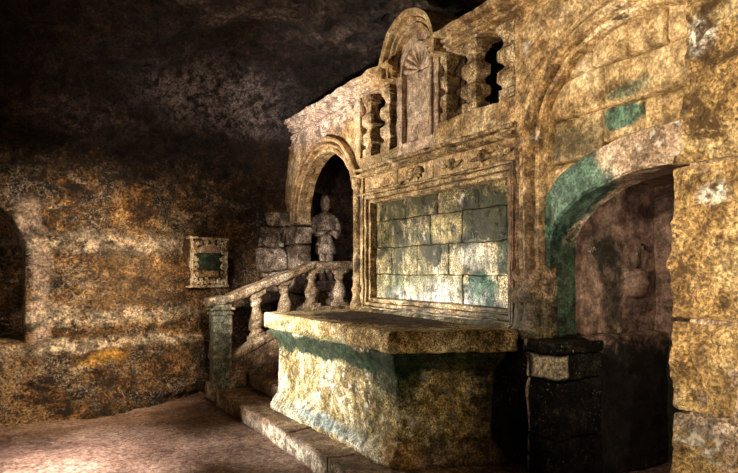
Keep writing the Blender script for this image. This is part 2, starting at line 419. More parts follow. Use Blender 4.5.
M['greenarch'] = stone('algae_arch_stone', [(0.28, (0.16, 0.10, 0.06)), (0.46, (0.36, 0.25, 0.16)), (0.60, (0.50, 0.37, 0.25)), (0.75, (0.66, 0.54, 0.40))],
    s=2.4, fine=26, crust=[((0.66, 0.58, 0.50), 9, 0.56, 0.63)], contrast=0.4, bump=0.5, bdist=0.012, rough=(0.3, 0.6),
    stains_and_light=[dict(c=(3.32, 3.06, 2.10), h=(0.25, 0.40, 0.42), col=TEAL, k=0.93, soft=0.2, n=0.25),
            dict(c=(3.4, 3.2, 1.40), h=(0.4, 0.22, 0.55), col=(0.010, 0.034, 0.021), k=0.95, soft=0.3, n=0.2)])
M['pier'] = stone('shaded_pier_stone', [(0.30, (0.003, 0.003, 0.003)), (0.5, (0.007, 0.006, 0.005)), (0.68, (0.022, 0.018, 0.012)), (0.8, (0.07, 0.055, 0.035))],  # near-black base colour paints the shade low beside the doorway
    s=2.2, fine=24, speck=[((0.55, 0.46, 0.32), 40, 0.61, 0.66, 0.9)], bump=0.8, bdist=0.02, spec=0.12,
    stains_and_light=[dict(c=(3.1, 3.00, 0.92), h=(0.10, 0.13, 0.075), col=(0.46, 0.38, 0.27), k=0.9, soft=0.18, n=0.05, box=True),
            dict(c=(3.1, 3.185, 0.6), h=(0.10, 0.022, 0.6), col=(0.62, 0.50, 0.34), k=0.85, soft=0.4, n=0.10, patchy=True)])  # pale strip paints light along the pier edge
M['passage'] = stone('brown_passage_stone', [(0.28, (0.06, 0.035, 0.026)), (0.46, (0.20, 0.125, 0.095)), (0.60, (0.30, 0.20, 0.15)), (0.75, (0.42, 0.31, 0.24))],
    s=1.8, fine=20, dark=[((0.06, 0.04, 0.03), 2.6, 0.60, 0.72)], bump=0.5, bdist=0.012, contrast=0.12,
    stains_and_light=[dict(c=(4.05, 3.25, 1.72), h=(0.22, 0.4, 0.17), col=(0.012, 0.014, 0.008), k=0.92, soft=0.5, n=0.3),
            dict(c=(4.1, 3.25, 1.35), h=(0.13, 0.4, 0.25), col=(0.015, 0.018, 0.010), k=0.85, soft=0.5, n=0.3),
            dict(c=(4.0, 3.2, 0.45), h=(1.2, 0.4, 0.62), col=(0.007, 0.007, 0.006), k=0.97, soft=0.15, n=0.15)])  # near-black patch paints the shade over the lower passage wall
M['void'] = stone('dark_chamber_rock', [(0.3, (0.006, 0.005, 0.004)), (0.6, (0.02, 0.015, 0.011)), (0.8, (0.05, 0.035, 0.025))], s=1.2, fine=10, bump=0.8, bdist=0.04)
M['statue'] = stone('eroded_statue_stone', [(0.28, (0.16, 0.11, 0.08)), (0.46, (0.36, 0.28, 0.21)), (0.60, (0.50, 0.41, 0.32)), (0.75, (0.66, 0.57, 0.46))],
    s=3.0, fine=22, dark=[((0.12, 0.08, 0.055), 4.0, 0.55, 0.66)], bump=0.6, bdist=0.015)
M['jamb'] = stone('grey_brown_jamb_stone', [(0.28, (0.06, 0.04, 0.026)), (0.46, (0.20, 0.145, 0.10)), (0.60, (0.38, 0.30, 0.23)), (0.75, (0.66, 0.58, 0.48))],
    s=2.6, fine=22, crust=[(WHITE, 5, 0.58, 0.66)], dark=[((0.03, 0.02, 0.012), 3.0, 0.52, 0.62)], bump=0.8, bdist=0.02)
M['tabframe'] = stone('carved_tablet_stone', [(0.28, (0.20, 0.13, 0.06)), (0.46, (0.50, 0.38, 0.22)), (0.60, (0.70, 0.60, 0.44)), (0.75, (0.84, 0.78, 0.64))],
    s=5.0, fine=34, crust=[(WHITE, 9, 0.54, 0.62)], dark=[((0.04, 0.024, 0.012), 7, 0.55, 0.63)], bump=0.8, bdist=0.012)
M['tabdark'] = stone('dark_tablet_ground', [(0.28, (0.02, 0.012, 0.006)), (0.5, (0.06, 0.036, 0.016)), (0.72, (0.16, 0.10, 0.05))], s=5, fine=34, bump=0.6, bdist=0.01)
M['tabpink'] = stone('pink_tablet_stone', [(0.28, (0.30, 0.20, 0.14)), (0.5, (0.52, 0.38, 0.28)), (0.72, (0.68, 0.55, 0.43))], s=5, fine=34, bump=0.4, bdist=0.01)
M['tabgreen'] = stone('green_tablet_stone', [(0.28, (0.012, 0.026, 0.016)), (0.5, (0.028, 0.055, 0.038)), (0.72, (0.10, 0.14, 0.10))], s=6, fine=34, bump=0.5, bdist=0.01)
M['tabbrown'] = stone('brown_tablet_stone', [(0.28, (0.10, 0.065, 0.028)), (0.5, (0.24, 0.16, 0.075)), (0.72, (0.42, 0.31, 0.18))], s=5, fine=34, bump=0.5, bdist=0.01)
M['iron'] = stone('rusty_iron', [(0.3, (0.012, 0.008, 0.006)), (0.6, (0.04, 0.022, 0.014)), (0.8, (0.09, 0.045, 0.02))], s=6, fine=40, bump=0.4, bdist=0.005)

# ------------------------------------------------------------------ the cave: floor, walls, ceiling
CAM = Vector((0, 0, 1.59))

b = MB()
def f_floor(u, v):
    x = -4.2 + 9.4 * u; y = -2.2 + 11.0 * v
    z = 0.035 * fbm((x, y, 0.3), 0.9, 4) + 0.006 * fbm((x, y, 1.7), 14, 3) - 0.02
    if x > 1.9: z = min(z, -0.01)
    return Vector((x, y, z))
sheet(b, 210, 240, f_floor)
fl = b.build('floor', M['floor']); tag(fl, 'trodden reddish earth floor of the cave', 'floor', kind='structure')

WP = [(-4.4, 6.95), (-1.6, 7.30), (-0.27, 7.46), (0.69, 7.50), (1.39, 7.72), (2.12, 8.05), (2.6, 8.2), (3.4, 8.36), (5.4, 8.42)]
def wall_y(x):
    for (a, b_) in zip(WP, WP[1:]):
        if x <= b_[0]:
            t = (x - a[0]) / (b_[0] - a[0])
            return a[1] + (b_[1] - a[1]) * t
    return WP[-1][1]
def wall_ys(x):
    return sum(wall_y(x + d) for d in (-0.25, -0.12, 0, 0.12, 0.25)) / 5

def rough_amt(x):
    return 1.0 if x < 2.4 else max(0.35, 1.0 - (x - 2.4) * 1.2)

def f_far(u, v):
    x = -4.4 + 9.8 * u
    s = v * 7.2 - 0.15
    yb = wall_ys(x)
    z0, R = 2.75, 1.75
    if s < z0:
        z = s; off = 0.0; ny, nz = -1.0, 0.0
    else:
        a = min((s - z0) / R, PI / 2)
        z = z0 + R * math.sin(a); off = R * (1 - math.cos(a)) + max(0, (s - z0) - R * PI / 2); ny, nz = -math.cos(a), -math.sin(a)
    k = rough_amt(x)
    p = Vector((x, yb - off, z))
    q = Vector((x * 0.8, (yb - off), z * 1.35))
    n = 0.20 * fbm(q, 0.75, 3) + 0.085 * fbm(q, 2.6, 4) + 0.030 * fbm(q, 9.0, 3) + 0.012 * noise.noise(p * 28)
    led = noise.noise(Vector((x * 0.4, 3.0, z * 3.2)))
    n += 0.07 * max(0, led - 0.05) * 2
    n *= k
    # the foot of the wall leans out a little
    n += 0.10 * max(0, (0.75 - s)) * k
    # arched hollow on the left
    cx, hw = -0.85, 0.80
    zz = 0.84
    if x < 0.25:
        dx = (x - cx) / hw
        top = 1.75 + 0.65 * math.sqrt(max(0, 1 - dx * dx)) if abs(dx) < 1 else 0
        d = min((1 - abs(dx)) * hw, (top - s), (s - zz)) if abs(dx) < 1 else -1
        if d > -0.03:
            n -= 0.85 * min(1, max(0, (d + 0.03) / 0.06))
    p.y += ny * n; p.z += nz * n
    return p
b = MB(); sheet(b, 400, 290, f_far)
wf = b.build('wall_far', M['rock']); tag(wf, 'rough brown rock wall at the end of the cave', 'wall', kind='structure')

b = MB()
def f_ceil(u, v):
    x = -4.6 + 10.2 * u; y = -2.4 + 11.0 * v
    n = 0.22 * fbm((x, y, 0.0), 0.8, 4) + 0.07 * fbm((x, y, 4.0), 3.2, 4) + 0.02 * noise.noise(Vector((x, y, 2)) * 14)
    return Vector((x, y, 4.45 + n - 0.02 * (x + 2)))
sheet(b, 230, 220, f_ceil)
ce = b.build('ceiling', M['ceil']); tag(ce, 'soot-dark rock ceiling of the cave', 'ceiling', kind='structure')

b = MB()
def f_left(u, v):
    y = -2.4 + 9.8 * u; z = -0.2 + 5.0 * v
    n = 0.22 * fbm((7, y, z), 0.8, 4) + 0.06 * fbm((7, y, z), 3.2, 3)
    return Vector((-4.1 + n, y, z))
sheet(b, 90, 50, f_left)
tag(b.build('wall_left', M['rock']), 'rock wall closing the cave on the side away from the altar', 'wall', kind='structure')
b = MB()
def f_back(u, v):
    x = -4.4 + 9.8 * u; z = -0.2 + 5.0 * v
    n = 0.22 * fbm((x, 3, z), 0.8, 4) + 0.06 * fbm((x, 3, z), 3.2, 3)
    return Vector((x, -2.1 + n, z))
sheet(b, 90, 50, f_back)
tag(b.build('wall_back', M['rock']), 'rock wall behind the viewpoint', 'wall', kind='structure')
b = MB()
def f_out(u, v):
    y = -2.4 + 11.0 * u; z = -0.2 + 5.0 * v
    n = 0.15 * fbm((1, y, z), 0.9, 4)
    return Vector((5.15 + n, y, z))
sheet(b, 90, 50, f_out)
tag(b.build('wall_outer', M['void']), 'dark rock wall of the chamber behind the carved stone screen', 'wall', kind='structure')

# ------------------------------------------------------------------ masonry of the carved screen (the right wall)
F = 3.30
wr = empty('wall_right', (0, 0, 0), 'carved limestone screen wall behind the altar', 'wall', kind='structure')

def blocks(mb, rows, x0, x1, gap=0.007, r=0.010, res=0.055, jit=0.006, inside=None, sub=None):
    """rows: list of (z0, z1, [y cuts]); every block a rounded stone with its own slight set-back"""
    for z0, z1, ys in rows:
        for a, c in zip(ys, ys[1:]):
            j = random.uniform(-jit, jit)
            gbox(mb, x0 + j, x1, a + gap / 2, c - gap / 2, z0 + gap / 2, z1 - gap / 2, r, res, inside)

def colwall(mb, ys, zlo, zhi, x0, x1, step=0.06, clip_n=14):
    """wall face whose lower or upper edge follows a curve; with the reveal underneath"""
    n = clip_n
    vs = []; fs = []
    for y in ys:
        a, c = zlo(y), zhi(y)
        vs.append((x1, y, a))
        for j in range(n + 1):
            vs.append((x0, y, a + (c - a) * j / n))
        vs.append((x1, y, c))
    m = n + 3
    for i in range(len(ys) - 1):
        for j in range(m - 1):
            fs.append((i * m + j, (i + 1) * m + j, (i + 1) * m + j + 1, i * m + j + 1))
    fs.append(tuple(range(m))); fs.append(tuple((len(ys) - 1) * m + j for j in range(m)))
    mb.add(vs, fs, False)

def lin(a, b_, n): return [a + (b_ - a) * i / n for i in range(n + 1)]

# door bay: semicircular doorway at the head of the stair
DC, DZ, DR = 6.95, 2.24, 0.86
b = MB()
def dlo(y):
    d = abs(y - DC)
    return DZ + math.sqrt(max(0, DR * DR - d * d)) if d < DR else DZ
colwall(b, [DC - DR * math.cos(t) for t in lin(0, PI, 48)], dlo, lambda y: 3.54, F, F + 0.16)
gbox(b, F, F + 0.16, DC + DR, 8.6, 2.40, 3.54, 0.01, 0.08)
gbox(b, F + 0.01, F + 0.16, 6.02, DC - DR, 0.9, 3.54, 0.01, 0.08)
b.warp(0.012, 5, 0.006, 22)
b.build('door_bay_masonry', M['ashlar'], wr)
b = MB()
blocks(b, [(0.9, 1.26, [7.86, 8.6]), (1.26, 1.60, [7.80, 8.6]), (1.60, 1.95, [7.84, 8.6]), (1.95, 2.22, [7.80, 8.6]), (2.22, 2.42, [7.82, 8.6])], F - 0.02, F + 0.2, gap=0.02, r=0.025, jit=0.02)
b.warp(0.02, 5, 0.010, 18)
b.build('jamb_blocks', M['jamb'], wr)
# mouldings round the door arch
b = MB()
for (R0, R1, x0, x1) in ((1.03, 0.985, -0.075, 0.03), (0.955, 0.925, -0.055, 0.03), (0.895, 0.85, -0.03, 0.05)):
    sweep(b, ell(DC, DZ, 1, 1, 0.30, PI - 0.02, 48, F), dens([(x0, R0 - 1), (x0 - 0.012, (R0 + R1) / 2 - 1), (x0, R1 - 1), (x1, R1 - 1), (x1, R0 - 1)], 0.03))
b.warp(0.010, 7, 0.004, 30)
b.build('door_archivolt', M['ashlar'], wr)
# string courses over the door
b = MB()
for z, d, h in ((3.36, 0.022, 0.014), (3.49, 0.03, 0.02)):
    sweep(b, path_y(6.2, 8.3, z), [(F + 0.02, -h), (F - d, -h), (F - d, h), (F + 0.02, h)])
b.warp(0.008, 7, 0.003, 30)
b.build('string_course', M['ashlar'], wr)

# backing wall behind panel and parapet base
b = MB()
rows = [(2.42, 2.66, [3.2, 3.9, 4.6, 5.25, 6.12]), (2.66, 2.80, [3.2, 4.1, 5.0, 6.12])]
blocks(b, rows, F, F + 0.4, jit=0.003)
gbox(b, F + 0.10, F + 0.45, 3.36, 6.1, 0.0, 2.45, 0.01, 0.12)
b.warp(0.010, 6, 0.005, 24)
b.build('bay_masonry', M['ashlar'], wr)

# door-side slim colonnette
b = MB()
lathe(b, F - 0.03, 6.04, refine([(1.15, 0.085), (1.22, 0.085), (1.24, 0.065), (1.32, 0.06), (1.36, 0.08), (1.40, 0.06), (1.46, 0.055), (1.50, 0.07), (1.53, 0.052), (2.50, 0.05), (2.53, 0.07), (2.60, 0.08), (2.64, 0.085)], 0.04), 18)
gbox(b, F - 0.03, F + 0.1, 5.92, 6.16, 1.15, 2.64, 0.01, 0.05)
b.warp(0.008, 8, 0.004, 30)
b.build('slim_colonnette', M['frame'], wr)
b = MB()
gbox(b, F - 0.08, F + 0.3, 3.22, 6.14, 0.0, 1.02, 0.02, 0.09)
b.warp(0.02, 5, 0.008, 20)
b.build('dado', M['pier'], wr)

# upper right masonry over the big arch
AC, AZ, AA, AB = 2.42, 2.52, 0.99, 0.83       # big blind arch
b = MB()
def alo(y):
    d = abs(y - AC) / AA
    return AZ + AB * math.sqrt(max(0, 1 - d * d)) if d < 1 else AZ
ysr = [AC + AA * math.sin(t) for t in lin(-PI / 2, PI / 2, 50)]
colwall(b, [y for y in ysr], alo, lambda y: 4.6, F - 0.02, F + 0.4)
gbox(b, F - 0.02, F + 0.4, AC + AA, 3.50, AZ, 4.6, 0.012, 0.07)
gbox(b, F - 0.03, F + 0.4, 3.28, 3.46, 1.1, AZ, 0.012, 0.07)
b.warp(0.014, 5, 0.006, 24)
b.build('spandrel_masonry', M['ashlar'], wr)
b = MB()      # mortar lines of the spandrel as thin raised fillets between stones
for (y0, z0, y1, z1) in ((3.42, 3.22, 3.05, 3.42), (3.40, 3.02, 3.22, 3.14), (3.45, 3.5, 2.6, 3.62), (2.95, 3.42, 2.95, 3.6)):
    n = 14
    pth = []
    for i in range(n + 1):
        t = i / n
        d = Vector((0, y1 - y0, z1 - z0)).normalized(); nn = Vector((0, -d.z, d.y))
        pth.append(((F - 0.02, y0 + (y1 - y0) * t, z0 + (z1 - z0) * t), tuple(nn), (1, 0, 0)))
    sweep(b, pth, [(0.02, -0.007), (-0.008, -0.007), (-0.008, 0.007), (0.02, 0.007)])
b.warp(0.012, 7, 0.004, 30)
b.build('mortar_fillet', M['ashlar'], wr)

# ------------------------------------------------------------------ carved panel behind the altar
pn = empty('altarpiece', (F, 4.66, 1.15), 'large moulded altarpiece of mossy ashlar blocks on the screen behind the altar', 'altarpiece')
b = MB()
rows = [(2.12, 2.335, [3.56, 4.02, 4.60, 5.15, 5.76]),
        (1.83, 2.12, [3.56, 3.66, 4.24, 4.72, 5.30, 5.76]),
        (1.545, 1.83, [3.56, 3.76, 4.42, 4.95, 5.42, 5.76]),
        (1.27, 1.545, [3.56, 3.76, 4.22, 4.62, 5.18, 5.76])]
blocks(b, rows, F + 0.045, F + 0.12, gap=0.006, r=0.010, res=0.05, jit=0.005)
b.warp(0.012, 7, 0.006, 26)
b.build('panel_masonry', M['panel'], pn)
b = MB()
PF = dens([(0.12, -0.004), (0.02, -0.004), (-0.03, 0.006), (-0.035, 0.03), (-0.005, 0.036), (-0.005, 0.046), (-0.06, 0.052), (-0.065, 0.078), (-0.03, 0.084), (-0.03, 0.094), (-0.075, 0.098), (-0.075, 0.112), (0.12, 0.112)], 0.04)
y0, y1, z0, z1 = 3.575, 5.745, 1.285, 2.32
loop = []
def addseg(pa, pb, na, nb, n):
    for i in range(n):
        t = i / n
        nn = Vector(na) if 0 < i else (Vector(na))
        loop.append(((F, pa[0] + (pb[0] - pa[0]) * t, pa[1] + (pb[1] - pa[1]) * t), None))
def corner_frame():
    pts = []
    S = [((y0, z0), (y1, z0), (0, 0, -1)), ((y1, z0), (y1, z1), (0, 1, 0)), ((y1, z1), (y0, z1), (0, 0, 1)), ((y0, z1), (y0, z0), (0, -1, 0))]
    C = [(0, -1, -1), (0, 1, -1), (0, 1, 1), (0, -1, 1)]
    for k, (a, c, nn) in enumerate(S):
        n = 40 if k % 2 == 0 else 24
        pts.append(((F, a[0], a[1]), C[k], (1, 0, 0)))
        for i in range(1, n):
            t = i / n
            pts.append(((F, a[0] + (c[0] - a[0]) * t, a[1] + (c[1] - a[1]) * t), nn, (1, 0, 0)))
    return pts
sweep(b, corner_frame(), PF, closed=True)
b.warp(0.008, 7, 0.004, 30)
b.build('panel_frame', M['frame'], pn)
b = MB()   # sloping ledge at the foot of the panel
sweep(b, path_y(3.46, 5.98, 0), dens([(F + 0.1, 1.20), (F - 0.04, 1.195), (F - 0.15, 1.135), (F - 0.16, 1.02), (F + 0.1, 1.02)], 0.04))
b.warp(0.012, 6, 0.006, 24)
b.build('panel_ledge', M['panel'], pn)
b = MB()   # frieze mouldings
for prof in ([(F + 0.02, 2.425), (F - 0.065, 2.425), (F - 0.05, 2.445), (F + 0.02, 2.455)],
             [(F + 0.02, 2.625), (F - 0.04, 2.625), (F - 0.085, 2.64), (F - 0.085, 2.662), (F - 0.02, 2.668), (F - 0.02, 2.695), (F - 0.07, 2.70), (F - 0.075, 2.725), (F + 0.02, 2.75)]):
    sweep(b, path_y(3.47, 6.13, 0), dens(prof, 0.03))
b.warp(0.010, 7, 0.004, 30)
b.build('frieze_moulding', M['frame'], pn)
# carved scrolls and leaves of the frieze
def scroll(mb, cx, cy, cz, s, turn, flip=1, r0=0.018):
    pts = []; rr = []
    for i in range(26):
        t = i / 25
        a = turn * 2 * PI * t
        rad = s * (1 - 0.82 * t)
        pts.append((cx, cy + flip * rad * math.cos(a), cz + rad * math.sin(a)))
        rr.append(r0 * (1 - 0.5 * t))
    tube(mb, pts, rr, 7)
def leaf(mb, x, y, z, dy, dz, w):
    pts = [(x, y + dy * t, z + dz * t) for t in lin(0, 1, 6)]
    tube(mb, pts, [w * 0.3, w * 0.8, w, w * 0.9, w * 0.6, w * 0.35, w * 0.1], 8)
xo = F - 0.014
b = MB()
for (cy, fl_) in ((4.98, 1), (4.84, -1)):
    scroll(b, xo, cy, 2.535, 0.06, 1.6, fl_)
    for k in range(7):
        a = 2 * PI * k / 7 + 0.4
        leaf(b, xo, cy, 2.535, 0.085 * math.cos(a), 0.075 * math.sin(a), 0.024)
b.warp(0.010, 12, 0.006, 40); b.build('frieze_carving', M['frame'], pn)
for (cy, s_) in ((4.32, 0.055), (3.90, 0.06), (3.66, 0.045)):
    b = MB()
    scroll(b, xo, cy, 2.53, s_, 1.4, 1 if s_ > 0.05 else -1)
    leaf(b, xo, cy - 0.03, 2.52, -0.13, 0.03, 0.026); leaf(b, xo, cy + 0.03, 2.54, 0.13, -0.02, 0.024)
    leaf(b, xo, cy, 2.50, 0.03, 0.10, 0.024)
    b.warp(0.012, 12, 0.006, 40); b.build('frieze_carving', M['frame'], pn)
b = MB()
tube(b, [(xo, 5.12 + t * 0.68, 2.465 + 0.008 * math.sin(t * 60)) for t in lin(0, 1, 70)], [0.010 + 0.010 * abs(math.sin(t * 29)) for t in lin(0, 1, 70)], 7)
b.warp(0.006, 12, 0.004, 40); b.build('frieze_carving', M['frame'], pn)

# ------------------------------------------------------------------ parapet above the panel, with balusters and shell niche
pp = empty('parapet', (F, 5.7, 2.8), 'stone parapet with a moulded cornice and square balusters high on the screen', 'parapet')
b = MB()
for rw in ([(2.75, 2.86, [5.12, 5.55, 6.12])], [(2.75, 2.955, [3.40, 3.72, 4.18, 4.62])]):
    b = MB()
    blocks(b, rw, F - 0.01, F + 0.22, gap=0.002, jit=0.004, res=0.05)
    b.warp(0.012, 7, 0.005, 26)
    b.build('parapet_base', M['ashlar'], pp)
b = MB()
gbox(b, F - 0.012, F + 0.20, 6.02, 6.16, 2.74, 3.56, 0.012, 0.05)
b.warp(0.012, 7, 0.005, 26)
b.build('parapet_pier', M['ashlar'], pp)
b = MB(); gbox(b, F - 0.012, F + 0.20, 3.32, 3.47, 2.9, 3.56, 0.012, 0.05)
b.warp(0.012, 7, 0.005, 26)
b.build('parapet_pier', M['ashlar'], pp)

CORN = dens([(F + 0.22, 3.56), (F - 0.02, 3.56), (F - 0.02, 3.575), (F - 0.07, 3.58), (F - 0.075, 3.60), (F - 0.055, 3.612), (F - 0.10, 3.622), (F - 0.105, 3.642), (F - 0.08, 3.655), (F - 0.15, 3.665), (F - 0.16, 3.675), (F - 0.165, 3.705), (F + 0.05, 3.735), (F + 0.22, 3.735)], 0.04)
b = MB()
sweep(b, path_y(5.19, 8.32, 0), CORN)
sweep(b, path_y(3.10, 4.55, 0), CORN)
b.warp(0.020, 5, 0.006, 26)
b.build('cornice', M['ashlar'], pp)

NC, NZ = 4.87, 3.55         # niche centre and spring height
HP = dens([(0.22, 0.0), (-0.02, 0.0), (-0.02, 0.022), (-0.075, 0.026), (-0.08, 0.06), (-0.045, 0.07), (-0.10, 0.085), (-0.105, 0.11), (-0.075, 0.12), (-0.15, 0.13), (-0.16, 0.15), (-0.16, 0.185), (0.22, 0.20)], 0.04)
b = MB()
hp = ell(NC, NZ + 0.05, 0.305, 0.305, 0.0, PI, 52, F)
hp = [((F, hp[0][0][1], 3.555), hp[0][1], hp[0][2])] + hp + [((F, hp[-1][0][1], 3.555), hp[-1][1], hp[-1][2])]
sweep(b, hp, HP)
b.warp(0.012, 6, 0.005, 26)
b.build('arched_hood', M['ashlar'], pp)
b = MB()   # flat tympanum of the arched hood round the shell
NR = 0.235
def nlo(y):
    d = abs(y - NC); return NZ + math.sqrt(max(0, NR * NR - d * d)) if d < NR else NZ
def nhi(y):
    d = abs(y - NC); return NZ + 0.05 + math.sqrt(max(0, 0.36 ** 2 - d * d))
ysn = [NC + NR * math.sin(t) for t in lin(-PI / 2, PI / 2, 30)]
colwall(b, ysn, nlo, nhi, F - 0.012, F + 0.3, clip_n=4)
for s in (1, -1):
    ys2 = [NC + s * (NR + (0.355 - NR) * i / 8) for i in range(9)]
    colwall(b, ys2, lambda y: 2.76, nhi, F - 0.012, F + 0.3, clip_n=16)
colwall(b, lin(NC - NR, NC + NR, 12), lambda y: 2.76, lambda y: 2.86, F - 0.012, F + 0.3, clip_n=3)
b.warp(0.008, 7, 0.004, 30)
b.build('niche_surround', M['niche'], pp)

nc = empty('shell_niche', (F, NC, 2.86), 'small round-headed niche with a fluted scallop shell between the upper balusters', 'niche')
b = MB()   # curved back
def f_nback(u, v):
    a = PI * u
    y = NC + NR * math.cos(a)
    z = 2.86 + (NZ - 2.86) * v
    return Vector((F + 0.005 + 0.045 * max(0, math.sin(a)), y, z))
sheet(b, 24, 20, f_nback)
gbox(b, F, F + 0.19, NC - NR, NC + NR, 2.83, 2.865, 0.006, 0.05)
b.warp(0.006, 7, 0.003, 30)
b.build('niche_back', M['niche'], nc)
b = MB()   # shell semi-dome with flutes radiating from the foot
def f_shell(u, v):
    t = PI * u; v = math.sin(v * PI / 2)
    r = NR * max(0.01, v)
    rib = 0.030 * (0.5 + 0.5 * math.cos(t * 18)) ** 2 * min(1, v * 1.6)
    x = F + 0.045 * math.sqrt(max(0, 1 - v * v)) - 0.018 + rib
    return Vector((x, NC + r * math.cos(t), NZ + r * math.sin(t)))
sheet(b, 132, 18, f_shell)
b.warp(0.004, 9, 0.002, 40)
b.build('scallop_shell', M['niche'], nc)
b = MB()   # beaded rim
sweep(b, ell(NC, NZ, NR + 0.018, NR + 0.018, 0, PI, 36, F - 0.012), dens([(0.02, -0.015), (-0.018, -0.012), (-0.022, 0.004), (-0.012, 0.016), (0.02, 0.018)], 0.05))
for s in (1, -1):
    sweep(b, path_z(2.86, NZ, NC + s * (NR + 0.018), s), [(F - 0.012 + 0.02, -0.015), (F - 0.03, -0.012), (F - 0.034, 0.004), (F - 0.024, 0.016), (F + 0.01, 0.018)])
    for k in range(22):
        z = 2.88 + k * 0.03
        lathe(b, F - 0.03, NC + s * (NR + 0.036), [(z - 0.009, 0.004), (z - 0.004, 0.009), (z + 0.004, 0.009), (z + 0.009, 0.004)], 8)
b.warp(0.004, 9, 0.002, 40)
b.build('niche_rim', M['niche'], nc)

def up_baluster(y, zb, half=0.125, name='baluster'):
    mb = MB()
    zt = 3.565
    L = zt - zb
    prof = [(0, .96), (.13, .96), (.135, .80), (.16, .66), (.20, .70), (.235, .98), (.25, 1.0), (.37, 1.0), (.385, .95), (.42, .66), (.46, .58), (.49, .66), (.53, .98), (.545, 1.0), (.67, 1.0),
            (.685, .94), (.72, .66), (.77, .58), (.82, .66), (.86, .80), (.865, .92), (.905, .92), (.91, 1.04), (1.0, 1.04)]
    lathe(mb, F + 0.085, y, [(zb + L * a, half * r) for a, r in refine(prof, 0.05)], 24, True, 0.82)
    mb.warp(0.012, 7, 0.006, 28); mb.chip(0.03, 11, 0.3)
    return mb.build(name, M['baluster'], pp)
for y in (5.90, 5.50): up_baluster(y, 2.86, 0.102)
up_baluster(5.20, 2.86, 0.09)
up_baluster(4.50, 2.955, 0.095)
up_baluster(4.09, 2.955, 0.104)
up_baluster(3.63, 2.955, 0.104)

# ------------------------------------------------------------------ blind arch with doorway on the right
ba = empty('blind_arch', (F, 2.4, 1.1), 'large moulded arch with ashlar infill right of the altar panel', 'arch')
AP = dens([(0.10, -0.03), (-0.01, -0.03), (-0.05, -0.02), (-0.06, 0.005), (-0.02, 0.018), (-0.02, 0.032), (-0.08, 0.038), (-0.11, 0.06), (-0.11, 0.08), (-0.08, 0.102), (-0.02, 0.106), (-0.02, 0.125), (-0.065, 0.13), (-0.07, 0.16), (0.10, 0.18)], 0.04)
b = MB()
pth = path_z(1.55, AZ, AC + AA - 0.17, 1)[:-1]
pth = [((F, p[0][1], p[0][2]), p[1], p[2]) for p in pth] + [(p[0], p[1], p[2]) for p in reversed(ell(AC, AZ, AA - 0.17, AB - 0.14, 0.0, PI, 60, F))]
sweep(b, pth, AP)
b.warp(0.012, 6, 0.005, 26)
b.build('archivolt', M['ashlar'], ba)
# bases of the shafts
b = MB()
for (y, r, zt) in ((3.40, 0.055, 1.60), (3.30, 0.065, 1.60)):
    lathe(b, F - 0.04, y, refine([(1.07, r * 1.5), (1.15, r * 1.5), (1.17, r * 1.2), (1.22, r * 1.1), (1.34, r * 1.0), (1.37, r * 1.5), (1.42, r * 1.6), (1.46, r * 1.1), (1.50, r * 1.0), (1.53, r * 1.35), (1.57, r * 1.3), (1.60, r * 0.9), (zt, r * 0.9)], 0.03), 18)
gbox(b, F - 0.02, F + 0.1, 3.18, 3.455, 1.07, 1.62, 0.012, 0.05)
b.warp(0.014, 8, 0.006, 28); b.chip(0.02, 9, 0.3)
b.build('shaft_base', M['frame'], ba)
b = MB()
for (y, r) in ((3.445, 0.028),):
    lathe(b, F - 0.03, y, refine([(1.6, r), (2.62, r)], 0.05), 14)
b.warp(0.016, 6, 0.006, 28); b.chip(0.02, 9, 0.25)
b.build('shaft', M['frame'], ba)

# infill over the door: courses of blocks clipped between the big arch and the door arch
OC, OZ, OA, OB = 2.2, 1.75, 0.985, 0.48       # door opening (front arris)
XT = F + 0.03
def ohi(y):
    d = abs(y - OC) / (OA + 0.0)
    return OZ + OB * math.sqrt(max(0, 1 - d * d)) if d < 1 else 0.3
def big_in(y):
    d = abs(y - AC) / (AA - 0.16)
    return AZ + (AB - 0.12) * math.sqrt(max(0, 1 - d * d)) if d < 1 else AZ
def infill(mb, polys):
    """each stone: quad in (y, z), clipped by the two arches, subdivided and slightly bevelled"""
    tt = [0, 0.018] + [k / 16 for k in range(1, 16)] + [0.982, 1]
    n = len(tt) - 1
    for q in polys:
        x_off = random.uniform(-0.008, 0.008)
        vs = []; fs = []
        for i, u in enumerate(tt):
            for j, v in enumerate(tt):
                p = [(q[0][k] * (1 - u) + q[1][k] * u) * (1 - v) + (q[3][k] * (1 - u) + q[2][k] * u) * v for k in (0, 1)]
                y = p[0]; z = p[1]
                z = min(z, big_in(y)); z = max(z, ohi(y) + 0.20)
                e = min(i, n - i, j, n - j)
                vs.append((XT + x_off + (0.07 if e == 0 else 0.006 if e == 1 else 0.0), y, z))
        for i in range(n):
            for j in range(n):
                a = i * (n + 1) + j
                fs.append((a, a + n + 1, a + n + 2, a + 1))
        mb.add(vs, fs, True)
b = MB()
g = 0.009
def quad(y0, y1, z0l, z1l, z0r=None, z1r=None):
    """y0 > y1 : from left to right in the picture"""
    z0r = z0l if z0r is None else z0r; z1r = z1l if z1r is None else z1r
    return [(y0 - g, z0l + g), (y1 + g, z0r + g), (y1 + g, z1r - g), (y0 - g, z1l - g)]
